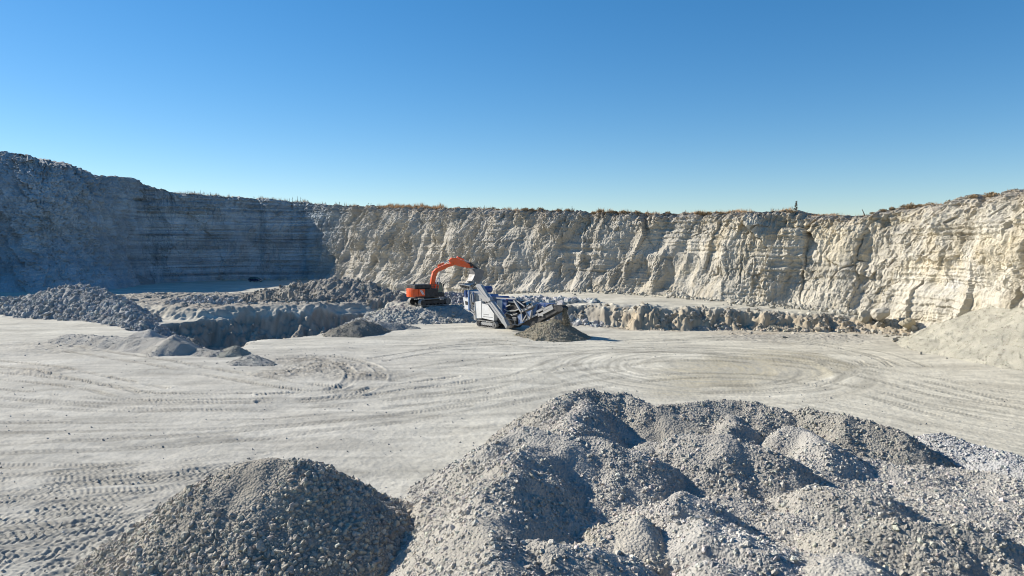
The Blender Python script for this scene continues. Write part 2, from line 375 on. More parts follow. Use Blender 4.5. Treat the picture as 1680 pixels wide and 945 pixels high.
def build_ground():
    k = np.concatenate([np.geomspace(6000, 560, 26)[:-1], np.linspace(560, 186, 400)])
    r = CAM_H * FPX / k
    r = np.concatenate([r[:-1], np.arange(74, 150, 0.17), np.linspace(150, 240, 120), np.geomspace(245, 1500, 24)])
    half = math.radians(37.5)
    tx = np.linspace(-math.tan(half), math.tan(half), 1180)
    az = np.concatenate([np.arctan(tx), np.linspace(half, 2 * math.pi - half, 90)[1:-1]])
    R, A = np.meshgrid(r, az, indexing='ij')
    # straight rows across the view cone, rings elsewhere
    X = R * np.sin(A); Y = R * np.cos(A)
    inside = np.abs(((A + math.pi) % (2 * math.pi)) - math.pi) <= half + 1e-6
    X = np.where(inside, R * np.tan(A), X); Y = np.where(inside, R, Y)
    f = np.ones(A.shape); o = ~inside
    blend = np.clip((np.abs(((A[o] + math.pi) % (2 * math.pi)) - math.pi) - half) / 0.6, 0, 1)
    X[o] *= (1 - blend) / math.cos(half) + blend; Y[o] *= (1 - blend) / math.cos(half) + blend
    x = X.ravel(); y = Y.ravel()
    z, rough = ground_z(x, y)
    dz, md = tracks_z(x, y)
    vis = (y > 15) & (y < 150)
    sm = np.zeros(x.shape)
    xv = x[vis]; yv = y[vis]
    sm[vis] = 0.016 * fbm(xv / 0.5, yv / 0.6, 51, 4, 2.0, 0.65) + 0.035 * fbm(xv / 3.0, yv / 2.4, 52, 3)
    # clods along the left foreground
    z = z + dz + sm
    # ---- tone of the surface: pale compacted streaks, greyer loose dust, a damp brownish patch
    cr = P(1150, 602)[:2]
    rr = np.hypot(x - cr[0], (y - cr[1])); th = np.arctan2(y - cr[1], x - cr[0])
    arc = fbm(rr / 0.55, th * 1.1, 61, 4) + 0.6 * fbm(rr / 2.0, th * 0.9 + 3, 62, 2)
    rotd = 0.10
    lu = x * math.cos(rotd) + y * math.sin(rotd); lv = -x * math.sin(rotd) + y * math.cos(rotd)
    lu2 = x * math.cos(-0.9) + y * math.sin(-0.9); lv2 = -x * math.sin(-0.9) + y * math.cos(-0.9)
    lin = 0.55 * fbm(lu / 9, lv / 0.8 + 1.3 * fbm(x / 11, y / 9, 64, 3), 63, 4) + 0.8 * fbm(lu / 16, lv / 3.0 + 0.6 * fbm(x / 11, y / 9, 64, 3), 66, 3) + 0.30 * fbm(x / 1.2, y / 1.2, 67, 4)
    diag = fbm(lu2 / 14, lv2 / 0.6, 65, 4)
    wa = sstep(19, 12, rr); wd = sstep(14, 22, x) * sstep(66, 56, y) * (1 - wa)
    st = lin * (1 - wa) * (1 - wd) + arc * wa + diag * wd
    gr = fbm(x / 0.45, y / 0.45, 68, 3) * sstep(95, 30, y)
    speck = sstep(0.35, 0.75, fbm(x / 0.28, y / 0.28, 69, 3)) * sstep(-0.1, 0.5, fbm(x / 6, y / 3, 70, 3)) * sstep(90, 60, y)
    tone = (1.0 + (0.24 + 0.06 * wa) * st + 0.08 * gr) * (1 - 0.22 * speck)
    damp_poly = [P(1060, 668)[:2], P(1260, 650)[:2], P(1410, 602)[:2], P(1340, 580)[:2], P(1230, 572)[:2], P(1060, 590)[:2], P(1000, 640)[:2]]
    ds = poly_sdf(x, y, damp_poly)
    damp = sstep(0.3, -5.5, ds + 2.0 * fbm(x / 5, y / 5, 71, 3)) * np.clip(0.65 + 0.8 * arc, 0.0, 1)
    damp = np.maximum(damp, sstep(0.5, -0.3, ds) * sstep(19, 31, x) * np.clip(0.5 + 0.6 * arc, 0, 1))
    grime = sstep(0.05, 0.7, fbm(x / 7, y / 5, 72, 4)) * 0.5
    c = np.stack([0.492 * tone, 0.468 * tone, 0.396 * tone], 1)
    lf = (sstep(0, -14, x) * sstep(95, 70, y))[:, None]; c = c * (1 - lf * np.array([0.08, 0.08, 0.06]))
    right = sstep(-5, 35, x)[:, None]
    c = c * (1 - right) + right * c * np.array([1.05, 1.03, 0.98])
    c = c * (1 - damp[:, None] * np.array([0.26, 0.29, 0.36]))
    c = c * (1 - grime[:, None] * np.array([0.16, 0.17, 0.18]))
    c = c * (1 - 0.24 * md[:, None])
    rc = np.array([0.325, 0.30, 0.255]) * (1 + 0.25 * fbm(x / 1.5, y / 1.5, 73, 3))[:, None]
    c = c * (1 - rough[:, None]) + rc * rough[:, None]
    tanm = (sstep(10, 18, x) * sstep(90, 92, y) * sstep(112, 104, y) * rough)[:, None]
    c = c * (1 - tanm) + tanm * np.array([0.42, 0.35, 0.25]) * (1 + 0.2 * fbm(x / 1.2, y / 1.2, 74, 3))[:, None]
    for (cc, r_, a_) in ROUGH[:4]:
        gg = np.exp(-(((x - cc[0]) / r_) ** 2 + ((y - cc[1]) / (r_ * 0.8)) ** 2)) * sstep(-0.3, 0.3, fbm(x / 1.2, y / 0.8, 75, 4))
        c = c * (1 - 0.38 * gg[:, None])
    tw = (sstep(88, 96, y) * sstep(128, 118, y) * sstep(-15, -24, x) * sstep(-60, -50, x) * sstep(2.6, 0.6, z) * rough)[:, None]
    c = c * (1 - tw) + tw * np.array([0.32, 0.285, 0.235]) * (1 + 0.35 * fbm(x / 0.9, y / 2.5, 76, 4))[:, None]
    # dark ochre layer at the right end of the trench
    oc = np.exp(-(((x + 20) / 6) ** 2 + ((y - 112) / 6) ** 2))[:, None] * rough[:, None]
    c = c * (1 - oc) + oc * np.array([0.23, 0.20, 0.13])
    nr, nc = X.shape
    V = np.stack([x, y, z], 1)
    q = grid_quads(nr, nc, wrap=True)[:, ::-1]
    # close the hole under the camera
    V = np.concatenate([V, [[0, 0, 0]]]); c = np.concatenate([c, [[0.5, 0.48, 0.45]]])
    i = np.arange(nc); t = np.stack([np.full(nc, len(V) - 1), (i + 1) % nc, i], 1)
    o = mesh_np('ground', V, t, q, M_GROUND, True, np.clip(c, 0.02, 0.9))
    tag(o, 'pale dusty quarry floor crossed by tyre tracks, with an excavated trench', 'ground', kind='structure')
build_ground()
def gz(x, y):
    return ground_z(np.atleast_1d(np.asarray(x, float)), np.atleast_1d(np.asarray(y, float)))[0]

# ------------------------------------------------------------------ cliff (one continuous quarry face with the land behind its rim)
CLIFF = [  # px x, base y, base z, rim y, setback, character: 0 strata/shade wall, 1 rilled back wall, 2 blocky right wall
(0, 478, 0, 249, 26, -1, 0), (60, 479, 0, 256, 26, -1, 44), (115, 477, 0, 266, 24, -1, 84), (160, 474.5, 0, 275, 20, -1, 120), (180, 473, 0, 288, 17, -1, 138), (205, 469, 0, 291, 11, -0.7, 168),
    (228, 465, 0, 292, 7, -0.3, 204), (242, 463.5, 0, 296, 6, 0, 224), (250, 463.2, 0, 303, 6, 0, 233), (275, 462.6, 0, 312, 6, 0), (300, 462, 0, 317, 6, 0), (360, 459.5, 0, 322, 6, 0), (430, 458, 0, 327, 5.5, 0), (500, 457.5, 0.1, 334, 5, 0), (530, 458, 0.3, 338, 4, 0.4),
    (560, 460, 0.5, 339, 7, 1), (600, 463.5, 0.8, 341, 7, 1), (700, 469, 1.5, 343, 6, 1), (800, 474, 2.2, 346, 5, 1), (900, 477, 2.5, 348, 4.5, 1), (1000, 480, 2.6, 352, 4.5, 1.2),
    (1100, 485, 2.6, 353, 5, 1.5), (1200, 492, 2.7, 351, 5, 1.8), (1260, 496, 2.5, 350, 5, 2), (1310, 501, 2.3, 358, 6, 2), (1360, 506, 2.2, 357, 6, 2), (1430, 513, 2.0, 344, 5.5, 2),
    (1480, 526, 1.4, 333, 5, 2), (1560, 552, 0.3, 321, 5, 2), (1630, 575, 0, 314, 5, 2), (1700, 590, 0, 306, 5, 2)]
CL = {}
def build_cliff():
    base = []; rim = []; ch = []
    bpts = [P(q[0], q[1], q[2]) for q in CLIFF]
    for i, row in enumerate(CLIFF):
        a, b, z, ry, sb, c = row[:6]
        t = bpts[min(i + 1, len(bpts) - 1)] - bpts[max(i - 1, 0)]; t[2] = 0; t /= np.linalg.norm(t)
        n = np.array([t[1], -t[0], 0])                       # towards the pit
        if a < 215:
            n = np.array([0.0, 90.0, 0]) - bpts[i]; n[2] = 0; n /= np.linalg.norm(n)
        r = bpts[i] - n * sb
        d = ray(a, ry); zr = CAM_H + d[2] / d[1] * r[1]
        if len(row) > 6:
            q = D(row[6], ry, bpts[i][1] + sb); r = q; zr = q[2]
        base.append(bpts[i]); rim.append((r[0], r[1], zr)); ch.append(c)
    # beyond both edges of the frame
    for (bx, by, rx, ry, h) in [(-150, 168, -171, 182, 38.5), (-185, 140, -208, 150, 38.5), (-210, 95, -236, 98, 36), (-215, 20, -240, 16, 32)]:
        base.insert(0, np.array([bx, by, 0.0])); rim.insert(0, (rx, ry, h)); ch.insert(0, -1)
    for (bx, by, rx, ry, h) in [(62, 64, 67, 65, 18), (68, 44, 73, 45, 18), (76, 10, 81, 10, 18), (90, -60, 96, -60, 18)]:
        base.append(np.array([bx, by, 0.0])); rim.append((rx, ry, h)); ch.append(2)
    base = np.array(base); rim = np.array(rim); ch = np.array(ch, float)
    L = np.concatenate([[0], np.cumsum(np.hypot(*(np.diff(base[:, :2], axis=0).T)))])
    # denser columns where the face is in view
    s = [0.0]
    sL, sR = L[3], L[-4]
    while s[-1] < L[-1]:
        p = s[-1]
        if p < sL or p > sR: s.append(p + 1.0)
        else:
            yb = np.interp(p, L, base[:, 1]); s.append(p + 0.00105 * max(yb, 70))
    s = np.array(s); s[-1] = L[-1]
    def ip(a, w):
        ss = np.arange(0, L[-1], 0.5); v = np.interp(ss, L, a); k = np.hanning(2 * int(w / 0.5) + 1); k /= k.sum()
        v = np.convolve(np.pad(v, len(k) // 2, mode='edge'), k, mode='valid')
        return np.interp(s, ss, v)
    B = np.stack([ip(base[:, j], 3.0) for j in range(3)], 1); R = np.stack([ip(rim[:, j], 2.0) for j in range(3)], 1)
    C = ip(ch, 4.0)
    R[:, 2] += 0.35 * fbm(s / 5, s * 0, 81, 4) + 0.22 * ridged(s / 1.3, s * 0 + 4, 83, 3)
    T = np.gradient(B[:, :2], axis=0); T /= np.linalg.norm(T, axis=1)[:, None]
    N = np.stack([T[:, 1], -T[:, 0]], 1)
    nrow = 215
    t = np.linspace(-0.05, 1.0, nrow)
    t = np.concatenate([[-0.22, -0.14, -0.09], t]); nrow += 3
    Sg, Tg = np.meshgrid(s, t)                                # rows x cols
    H = (R[:, 2] - B[:, 2])[None]; Z = B[None, :, 2] + Tg * H
    zz = Tg * H                                               # metres above the foot
    tz = np.clip(Tg, 0, 1)
    # profile: slopes back, steeper in the middle
    prof = tz + 0.10 * np.sin(2 * np.pi * tz)
    PX = B[None, :, 0] + (R[:, 0] - B[:, 0])[None] * prof; PY = B[None, :, 1] + (R[:, 1] - B[:, 1])[None] * prof
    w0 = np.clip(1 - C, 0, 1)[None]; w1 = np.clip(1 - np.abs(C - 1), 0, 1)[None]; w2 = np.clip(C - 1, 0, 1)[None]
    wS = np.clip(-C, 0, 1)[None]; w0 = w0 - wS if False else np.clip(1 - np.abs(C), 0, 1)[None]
    wl = 0.6 * fbm(Sg / 7, Z / 7, 90, 2)
    wh = 0.30 * fbm(Sg / 1.5, Z / 1.5, 89, 3)
    big = ridged(Sg / 15 + 0.2 * wl, Z / 60 + 5, 91, 2) * 0.9 + 1.0 * fbm(Sg / 8, Z / 20, 93, 2)
    d = big * (1.1 * wS + 1.0 * w0 + 0.9 * w1 + 0.75 * w2)
    # erosion rills and mud flows of the back wall, leaning to the left going up
    lean = Sg - 0.28 * zz + 1.1 * wl
    flow = ridged(lean / 4.6, zz / 13, 95, 3)
    fine = ridged(lean / 1.15 + wh, zz / 4.0, 97, 3, 2.2, 0.6)
    patch = sstep(-0.25, 0.35, fbm(lean / 9, zz / 14, 99, 3))
    flow2 = ridged((Sg + 0.7 * zz) / 3.5 + wh, (Sg * 0.3 + zz) / 12, 98, 4, 2.2, 0.6)
    rib = ridged(lean / 7.5, zz / 40 + 3, 96, 2)
    d = d + w1 * (0.9 * rib + patch * (0.80 * flow + 0.45 * fine)) + w2 * 0.40 * rib + w2 * (0.15 * flow * patch) + wS * (0.9 * flow2 + 0.3 * fine) + w0 * (0.35 * flow + 0.15 * fine) * patch
    # blocks broken out along joints and beds: tilted facets at four sizes
    f1, f2, cid, gx, gy = voro(Sg / 3.0 + 0.35 * wl + wh, Z / 3.4 + 0.3 * wl + wh * 0.6, 101)
    fa, ea = facet(Sg / 5.0 + 0.3 * wl + 0.12 * wh, Z / 11.0 + 0.2 * wl + wh * 0.1, 201, 1.1, 0.9)
    fb_, eb = facet(Sg / 1.9 + 0.3 * wl + 0.15 * wh, Z / 2.1 + wh * 0.15, 203, 1.0, 1.1)
    fc_, ec = facet(Sg / 0.85 + 0.4 * wl + 0.2 * wh, Z / 0.95 + 0.2 * wh, 205, 1.0, 1.1)
    fd_, ed = facet(Sg / 0.42 + 0.5 * wh, Z / 0.5 + 0.5 * wh, 207, 0.9, 0.9)
    topw = 0.45 + 0.85 * sstep(0.62, 0.9, tz)
    rare = 0.35 + 0.85 * sstep(-0.15, 0.45, fbm(Sg / 7, Z / 5, 102, 3))
    planar = sstep(-0.2, 0.25, fbm(Sg / 11, Z / 8, 140, 2)) * sstep(0.85, 0.6, tz) * sstep(0.05, 0.15, tz)
    mk = np.maximum(topw, rare) * (1 - 0.75 * planar)
    d = d + fa * (0.55 * wS + 0.65 * w0 + 0.50 * w1 + 1.35 * w2 * (1 + 0.45 * sstep(0.62, 0.8, tz))) * np.maximum(topw, 0.75)
    d = d + fb_ * (0.40 * wS + 0.36 * w0 + 0.24 * w1 + 0.42 * w2) * mk
    d = d + fc_ * (0.34 * wS + 0.26 * w0 + 0.16 * w1 + 0.22 * w2) * mk
    d = d + fd_ * (0.20 * wS + 0.14 * w0 + 0.10 * w1 + 0.11 * w2) * mk
    cm = sstep(0.1, 0.5, fbm(Sg / 6, Z / 9, 106, 2))
    d = d - 0.35 * np.exp(-(ea / 0.03) ** 2) * cm * (0.6 * w0 + 0.7 * w1 + 1.0 * w2)
    # beds: hard bands stand out, soft ones are undercut
    zb = Z + 0.35 * fbm(Sg / 22, Z * 0, 105, 2) + 0.10 * wh
    bed = np.clip(2.2 * noise2(zb / 1.15, Sg * 0 + 3 + Sg / 60, 107), -1, 1) + 0.6 * np.clip(2.5 * noise2(zb / 0.42, Sg / 30, 109), -1, 1)
    bmask = 0.25 + 0.9 * sstep(-0.25, 0.4, fbm(Sg / 14, Z / 6, 108, 3))
    d = d + bed * bmask * (0.10 * wS + 0.33 * w0 + 0.15 * w1 * (1 - patch * 0.6) + 0.20 * w2)
    # vertical joints
    jn = noise2(Sg / 2.7 + wh * 0.5, Z / 30, 111)
    d = d - 0.45 * np.exp(-(jn / 0.035) ** 2) * sstep(-0.1, 0.3, fbm(Sg / 10, Z / 8, 113, 2)) * (0.2 * wS + 0.7 * w0 + 0.6 * w1 + 0.6 * w2)
    rg1 = ridged(Sg / 1.0 + wh, Z / 1.5 + wh, 115, 4, 2.1, 0.62)
    vst = ridged(Sg / 0.7 + wh, Z / 4.0, 114, 3)
    d = d + 0.05 * rg1 * (1 - planar) + 0.10 * vst * (1 - 0.5 * planar) * (0.4 + 1.1 * w2 + 0.4 * w0) + 0.09 * fbm(Sg / 0.5, Z / 0.8, 116, 3) * (1 - 0.5 * planar) + (0.25 - 0.13 * w2) * fbm(Sg / 2.4, Z / 2.6, 117, 3)
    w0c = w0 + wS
    # scree at the foot, soil shoulder at the top
    foot = np.clip(1 - zz / (1.2 + 0.11 * H), 0, 1) ** 1.4
    sc = 0.75 + 0.6 * fbm(Sg / 5, Sg * 0 + 2, 119, 3)
    d = d * (1 - 0.6 * foot) + foot * ((2.4 - 1.3 * w2) * np.clip(sc, 0.1, 2))
    sh = sstep(0.93, 1.0, tz)
    d = d - 1.1 * sh ** 2 + sh * 0.45 * ridged(Sg / 0.9, Z / 0.6, 121, 3)
    X = PX + N[None, :, 0] * d; Y = PY + N[None, :, 1] * d
    Zj = Z + 0.12 * fbm(Sg / 1.1, Z / 1.1, 123, 2) * sstep(0, 0.05, tz)
    # colour of the rock, with the blue of shade painted into the left wall
    strip = noise2(zb / 0.8, Sg / 70, 131) + 0.7 * noise2(zb / 2.6, Sg / 120, 133) + 0.9 * np.clip(3 * noise2(zb / 0.5, Sg / 40, 132) - 0.6, -0.3, 1) * w0
    tone = 1 + 0.11 * strip * (0.7 + 1.6 * w0 + 0.6 * wS) + 0.16 * fbm(Sg / 5, Z / 5, 135, 3) + 0.10 * (cid - 0.5)
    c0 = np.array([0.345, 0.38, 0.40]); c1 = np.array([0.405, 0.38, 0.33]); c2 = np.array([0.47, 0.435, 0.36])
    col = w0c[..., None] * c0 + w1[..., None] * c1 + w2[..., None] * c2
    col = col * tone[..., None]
    och = sstep(0.1, 0.7, fbm(Sg / 9, Z / 6, 137, 4) + 0.35 * w2 * sstep(0.35, 0.8, tz))[..., None] * (0.2 + 0.35 * w2[..., None])
    col = col * (1 - och) + och * col * np.array([1.03, 0.965, 0.83])
    stain = sstep(0.15, 0.55, fbm(Sg / 2.2 + wl, Z / 9, 144, 4))[..., None] * (w1 + w2)[..., None] * 0.5
    col = col * (1 - stain * np.array([0.16, 0.21, 0.30]))
    pale = np.exp(-(((Sg - np.interp(0, [0], [L[-7]])) / 5) ** 2 + ((zz - 7) / 4) ** 2))[..., None] * sstep(-0.2, 0.5, fbm(Sg / 2, Z / 1.2, 138, 3))[..., None]
    col = col * (1 - pale * 0.6) + pale * 0.6 * np.array([0.56, 0.55, 0.52])
    soil = (sstep(0.88, 0.99, tz + 0.05 * fbm(Sg / 3, Z / 2, 139, 3)) * (0.30 + 0.35 * sstep(0.5, 1.2, C)[None]))[..., None]
    col = col * (1 - soil) + soil * np.array([0.31, 0.265, 0.21])
    # land behind the rim
    back = [1.2, 2.6, 4.5, 7, 11, 18, 40, 120, 400, 1200]
    rows = [X]; rowsY = [Y]; rowsZ = [Zj]; cols = [col]
    for bck in back:
        rx = X[-1] - 0.0; ry = Y[-1] - 80.0; rl = np.hypot(rx, ry)
        xx = X[-1] + rx / rl * bck; yy = Y[-1] + ry / rl * bck
        zr = Zj[-1] + 0.04 * min(bck, 30) * 0 + 0.25 * fbm(xx / 3, yy / 3, 141, 3) + 0.05 * min(bck, 3) - 0.07 * min(max(bck - 2, 0), 60)
        rows.append(xx[None]); rowsY.append(yy[None]); rowsZ.append(zr[None])
        cc = np.array([0.32, 0.265, 0.20]) * (1 + 0.3 * fbm(xx / 2, yy / 2, 143, 3))[:, None]
        cols.append(cc[None])
    X = np.concatenate(rows); Y = np.concatenate(rowsY); Z2 = np.concatenate(rowsZ); col = np.concatenate(cols)
    V = np.stack([X.ravel(), Y.ravel(), Z2.ravel()], 1)
    q = grid_quads(*X.shape)
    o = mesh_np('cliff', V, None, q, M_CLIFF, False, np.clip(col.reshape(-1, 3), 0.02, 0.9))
    tag(o, 'layered pale marl quarry face around the pit, its left part in shade', 'cliff', kind='structure')
    CL['rim'] = np.stack([X[nrow - 1], Y[nrow - 1], Z2[nrow - 1]], 1); CL['N'] = N; CL['C'] = C
    CL['b1'] = np.stack([X[nrow], Y[nrow], Z2[nrow]], 1); CL['b2'] = np.stack([X[nrow + 1], Y[nrow + 1], Z2[nrow + 1]], 1)
build_cliff()
def rim_at(px):                       # rim vertex that the photograph shows at column px
    r = CL['rim']; ok = r[:, 1] > 20
    a = np.where(ok, 840 + FPX * r[:, 0] / np.maximum(r[:, 1], 1), 1e9)
    return int(np.argmin(np.abs(a - px)))

# ------------------------------------------------------------------ heaps
def crest3(pts, mode='z'):
    return [P(a, b, c) if mode == 'z' else D(a, b, c) for a, b, c in pts]
def heap(name, label, cat, crests, slope=0.62, r0=0.5, flat=0.0, res=0.15, rough=0.15, rs=1.2, base_col=(0.36, 0.35, 0.33), mat=None,
         stone=(0, 0.1, 0.2), pebble=(0, 0.04, 0.08), seed=1, group=None, tints=None, floor=None, fines=0.0, stone_tint=1.12, kind=None, min_ground=-9.0, fine_at=(), embed=0.5, sizepow=2.0, warp=0.35, lump=0.0):
    rng = np.random.default_rng(seed)
    allp = np.array([p for c in crests for p in c])
    zmax = allp[:, 2].max(); m = (zmax + 1.2) / slope + flat + 1
    x0, y0 = allp[:, :2].min(0) - m; x1, y1 = allp[:, :2].max(0) + m
    y0 = max(y0, 5.0)
    xs = np.arange(x0, x1, res); ys = np.arange(y0, y1, res)
    X, Y = np.meshgrid(xs, ys); x = X.ravel(); y = Y.ravel()
    def surf(x, y, small=True):
        wx = x + warp * fbm(x / 2.5, y / 2.5, seed + 200, 2); wy = y + warp * fbm(x / 2.5, y / 2.5, seed + 210, 2)
        z = np.full(x.shape, -9.0); win = np.zeros(x.shape, int)
        for i, c in enumerate(crests):
            if len(c) == 1: c = [c[0], c[0] + np.array([0.01, 0, 0])]
            for a, b in zip(c[:-1], c[1:]):
                d, t = seg_dist(wx, wy, a, b)
                d = np.maximum(d - flat, 0); d = np.sqrt(d * d + r0 * r0) - r0
                sl = slope[i] if isinstance(slope, (list, tuple)) else slope
                h = a[2] + (b[2] - a[2]) * t - sl * d
                u = h > z; win = np.where(u, i, win); z = np.where(u, h, z)
        if floor is not None:
            fl = floor(x, y); u = fl > z; z = np.where(u, fl, z); win = np.where(u, len(crests), win)
        if small:
            z = z + rough * fbm(x / rs, y / rs, seed + 220, 4) + rough * 0.6 * ridged(x / (rs * 2.2), y / (rs * 2.2), seed + 230, 2) * 0.5
            if lump: 
                q1, _e = facet(x / lump, y / lump, seed + 250, 0.8, 1.0); q2, _e = facet(x / lump * 2.3, y / lump * 2.3, seed + 251, 0.8, 1.0)
                z = z + lump * (0.28 * q1 + 0.16 * q2)
        return z, win
    z, win = surf(x, y); g = gz(x, y)
    above = (z > g - 0.30) & (g > min_ground)
    keep = (above.reshape(X.shape))
    q = grid_quads(*X.shape, mask=keep)
    used = np.zeros(len(x), bool); used[q.ravel()] = True
    remap = np.cumsum(used) - 1
    V = np.stack([x, y, np.where(g > min_ground, np.maximum(z, g - 0.7), g - 0.3)], 1)[used]; q = remap[q]
    tv = np.array(tints if tints else [1.0] * (len(crests) + 1))
    if tv.ndim == 1: tv = np.repeat(tv[:, None], 3, 1)
    if len(tv) == len(crests): tv = np.vstack([tv, tv[-1:]])
    vx, vy = x[used], y[used]
    tone = 1 + 0.18 * fbm(vx / 2.0, vy / 2.0, seed + 240, 3)
    col = np.array(base_col)[None] * tv[win[used]] * tone[:, None]
    Vs = [V]; Ts = []; cs = [col]; off = len(V)
    sm = [np.ones(len(q), bool)]
    for (n, lo, hi), small in ((stone, False), (pebble, True)):
        if not n: continue
        # throw more than needed, keep what falls on the heap and outside the patches of fines
        ax = rng.uniform(x0, x1, n * 6); ay = rng.uniform(y0, y1, n * 6)
        az, aw = surf(ax, ay); ag = gz(ax, ay)
        ok = (az > ag - 0.05) & (ag > min_ground)
        fn = fbm(ax / 2.6, ay / 2.6, seed + 260, 3) + 0.25 * rng.normal(size=len(ax))
        for fc, fr, fa in fine_at: fn = fn - fa * np.exp(-((ax - fc[0]) ** 2 + (ay - fc[1]) ** 2) / fr ** 2) * (1 if not small else 0.5)
        ok &= fn > (fines - 0.9 if not small else fines - 1.4)
        idx = np.where(ok)[0][:n]
        sz = lo + (hi - lo) * rng.power(1.0 / sizepow, len(idx)) if not small else rng.uniform(lo, hi, len(idx))
        sz = sz * 0.5
        pos = np.stack([ax[idx], ay[idx], az[idx] + sz * (1 - 2 * embed) * 0.6], 1)
        v, t, k = stones(pos, sz, rng, small)
        Vs.append(v); Ts.append(t + off); off += len(v)
        tc = np.array(base_col)[None] * tv[aw[idx]] * (stone_tint * rng.normal(1, 0.13, (len(idx), 1))) * (1 + rng.normal(0, 0.02, (len(idx), 3)))
        cs.append(np.repeat(tc, k, 0)); sm.append(np.zeros(len(t), bool))
    o = mesh_np(name, np.concatenate(Vs), np.concatenate(Ts) if Ts else None, q, mat or M_HEAP, np.concatenate(sm), np.clip(np.concatenate(cs), 0.03, 0.85))
    tag(o, label, cat, group, kind)
    return surf
GR = 'gravel heaps on the quarry floor'
heap('gravel_heap', 'dark cone of coarse grey gravel at the bottom left, beside the wide stockpile', 'gravel heap',
     [crest3([(405, 757, 3.45), (445, 750, 3.6), (482, 755, 3.55)])], slope=0.66, r0=0.4, res=0.07, rough=0.07, rs=0.8, base_col=(0.31, 0.285, 0.24),
     stone=(11500, 0.08, 0.30), pebble=(16000, 0.04, 0.09), seed=11, group=GR, fines=0.4, sizepow=3.4, stone_tint=1.32, embed=0.55, fine_at=[(P(395, 790, 2.6)[:2], 1.5, 1.6), (P(430, 790, 2.7)[:2], 1.0, 1.3)])
SP_CR = [crest3([(918, 655, 3.0), (965, 640, 3.3), (1010, 646, 3.1), (1060, 662, 2.75)]), crest3([(855, 702, 3.2), (930, 716, 3.1), (1040, 740, 2.75)]),
         crest3([(838, 750, 3.2), (815, 812, 3.1), (812, 872, 3.1), (815, 945, 3.1), (820, 1040, 3.0)]),
         crest3([(1060, 670, 2.6), (1140, 662, 2.9), (1220, 657, 3.0), (1275, 670, 2.8)]), crest3([(1105, 718, 2.8), (1190, 716, 3.1), (1270, 745, 2.6)]),
         crest3([(1305, 702, 2.6), (1355, 728, 2.4)]), crest3([(1325, 673, 2.8), (1400, 684, 2.9), (1470, 708, 2.5)]),
         crest3([(1130, 806, 2.75)]), crest3([(1355, 802, 2.3), (1440, 810, 2.35)]), crest3([(1450, 852, 2.6), (1560, 853, 2.75), (1625, 878, 2.5)]),
         crest3([(1375, 908, 2.5), (1430, 935, 2.4)]), crest3([(1155, 858, 2.6), (1250, 892, 2.5)]), crest3([(1030, 856, 2.5)]), crest3([(895, 882, 2.95), (965, 898, 2.8)]),
         crest3([(1180, 930, 2.5), (1280, 990, 2.5)]), crest3([(1560, 960, 2.3), (1700, 985, 2.3)]), crest3([(1040, 740, 2.3), (1105, 718, 2.4)]), crest3([(930, 716, 2.9), (965, 640, 3.0)]), crest3([(1190, 716, 2.4), (1200, 662, 2.5)]), crest3([(838, 750, 2.9), (930, 716, 2.9)])]
FIELD = [P(860, 720, 1.2)[:2], P(1000, 665, 1.2)[:2], P(1280, 690, 1.2)[:2], P(1500, 745, 1.2)[:2], P(1760, 800, 1.2)[:2], (22, 10), (1, 10)]
def sp_floor(x, y):
    s = poly_sdf(x, y, FIELD)
    return 1.35 - 0.55 * np.clip(s + 1.5, 0, 9) + 0.25 * fbm(x / 4, y / 4, 300, 2)
heap('gravel_stockpile', 'wide stockpile of merging grey gravel humps filling the bottom right', 'gravel heap', SP_CR, slope=0.69, r0=0.4, res=0.075, rough=0.10, rs=1.2,
     base_col=(0.37, 0.352, 0.318), stone=(46000, 0.06, 0.24), pebble=(46000, 0.04, 0.085), seed=23, group=GR, floor=sp_floor, fines=0.28, sizepow=3.0, stone_tint=1.25, warp=0.5, embed=0.55,
     fine_at=[(P(1030, 858, 2.7)[:2], 1.0, 1.5), (P(900, 885, 2.8)[:2], 1.3, 1.3), (P(1385, 915, 2.3)[:2], 1.6, 1.4), (P(1120, 815, 2.5)[:2], 0.9, 1.3), (P(1340, 715, 2.4)[:2], 1.4, 1.2), (P(900, 738, 2.8)[:2], 1.6, 0.9), (P(1220, 760, 2.2)[:2], 2.2, 0.8), (P(1100, 700, 2.2)[:2], 1.6, 0.9)],
     tints=[(0.93, 0.92, 0.89), (0.98, 0.98, 0.97), (1.0, 0.985, 0.95), (0.88, 0.87, 0.84), (0.94, 0.93, 0.91), (1.03, 1.03, 1.02), (0.84, 0.83, 0.79), (1.08, 1.07, 1.06), (0.99, 0.98, 0.95), (0.95, 0.94, 0.90), (1.1, 1.09, 1.06), (1.12, 1.12, 1.12), (1.02, 1.0, 0.95), (1.04, 1.03, 1.0), (1.08, 1.08, 1.08), (1.0, 1.0, 0.98), (0.95, 0.95, 0.94), (0.97, 0.96, 0.95), (0.93, 0.92, 0.9), (1.03, 1.02, 1.0)])
heap('gravel_heap', 'low whitish gravel heap at the right edge, behind the wide stockpile', 'gravel heap',
     [crest3([(1535, 714, 2.0), (1620, 737, 1.8), (1710, 765, 1.8)])], slope=0.58, r0=0.6, res=0.1, rough=0.08, base_col=(0.39, 0.385, 0.37),
     stone=(5000, 0.07, 0.22), pebble=(5000, 0.05, 0.09), seed=37, group=GR)
heap('gravel_heap', 'tan heap of fresh crushed gravel under the crusher conveyor', 'gravel heap',
     [crest3([(888, 530, 91.0), (910, 524, 90.0)], 'D')], slope=0.53, r0=0.25, res=0.12, rough=0.06, base_col=(0.315, 0.28, 0.21),
     stone=(2500, 0.08, 0.28), pebble=(3500, 0.07, 0.13), seed=41, group=GR, stone_tint=1.0)
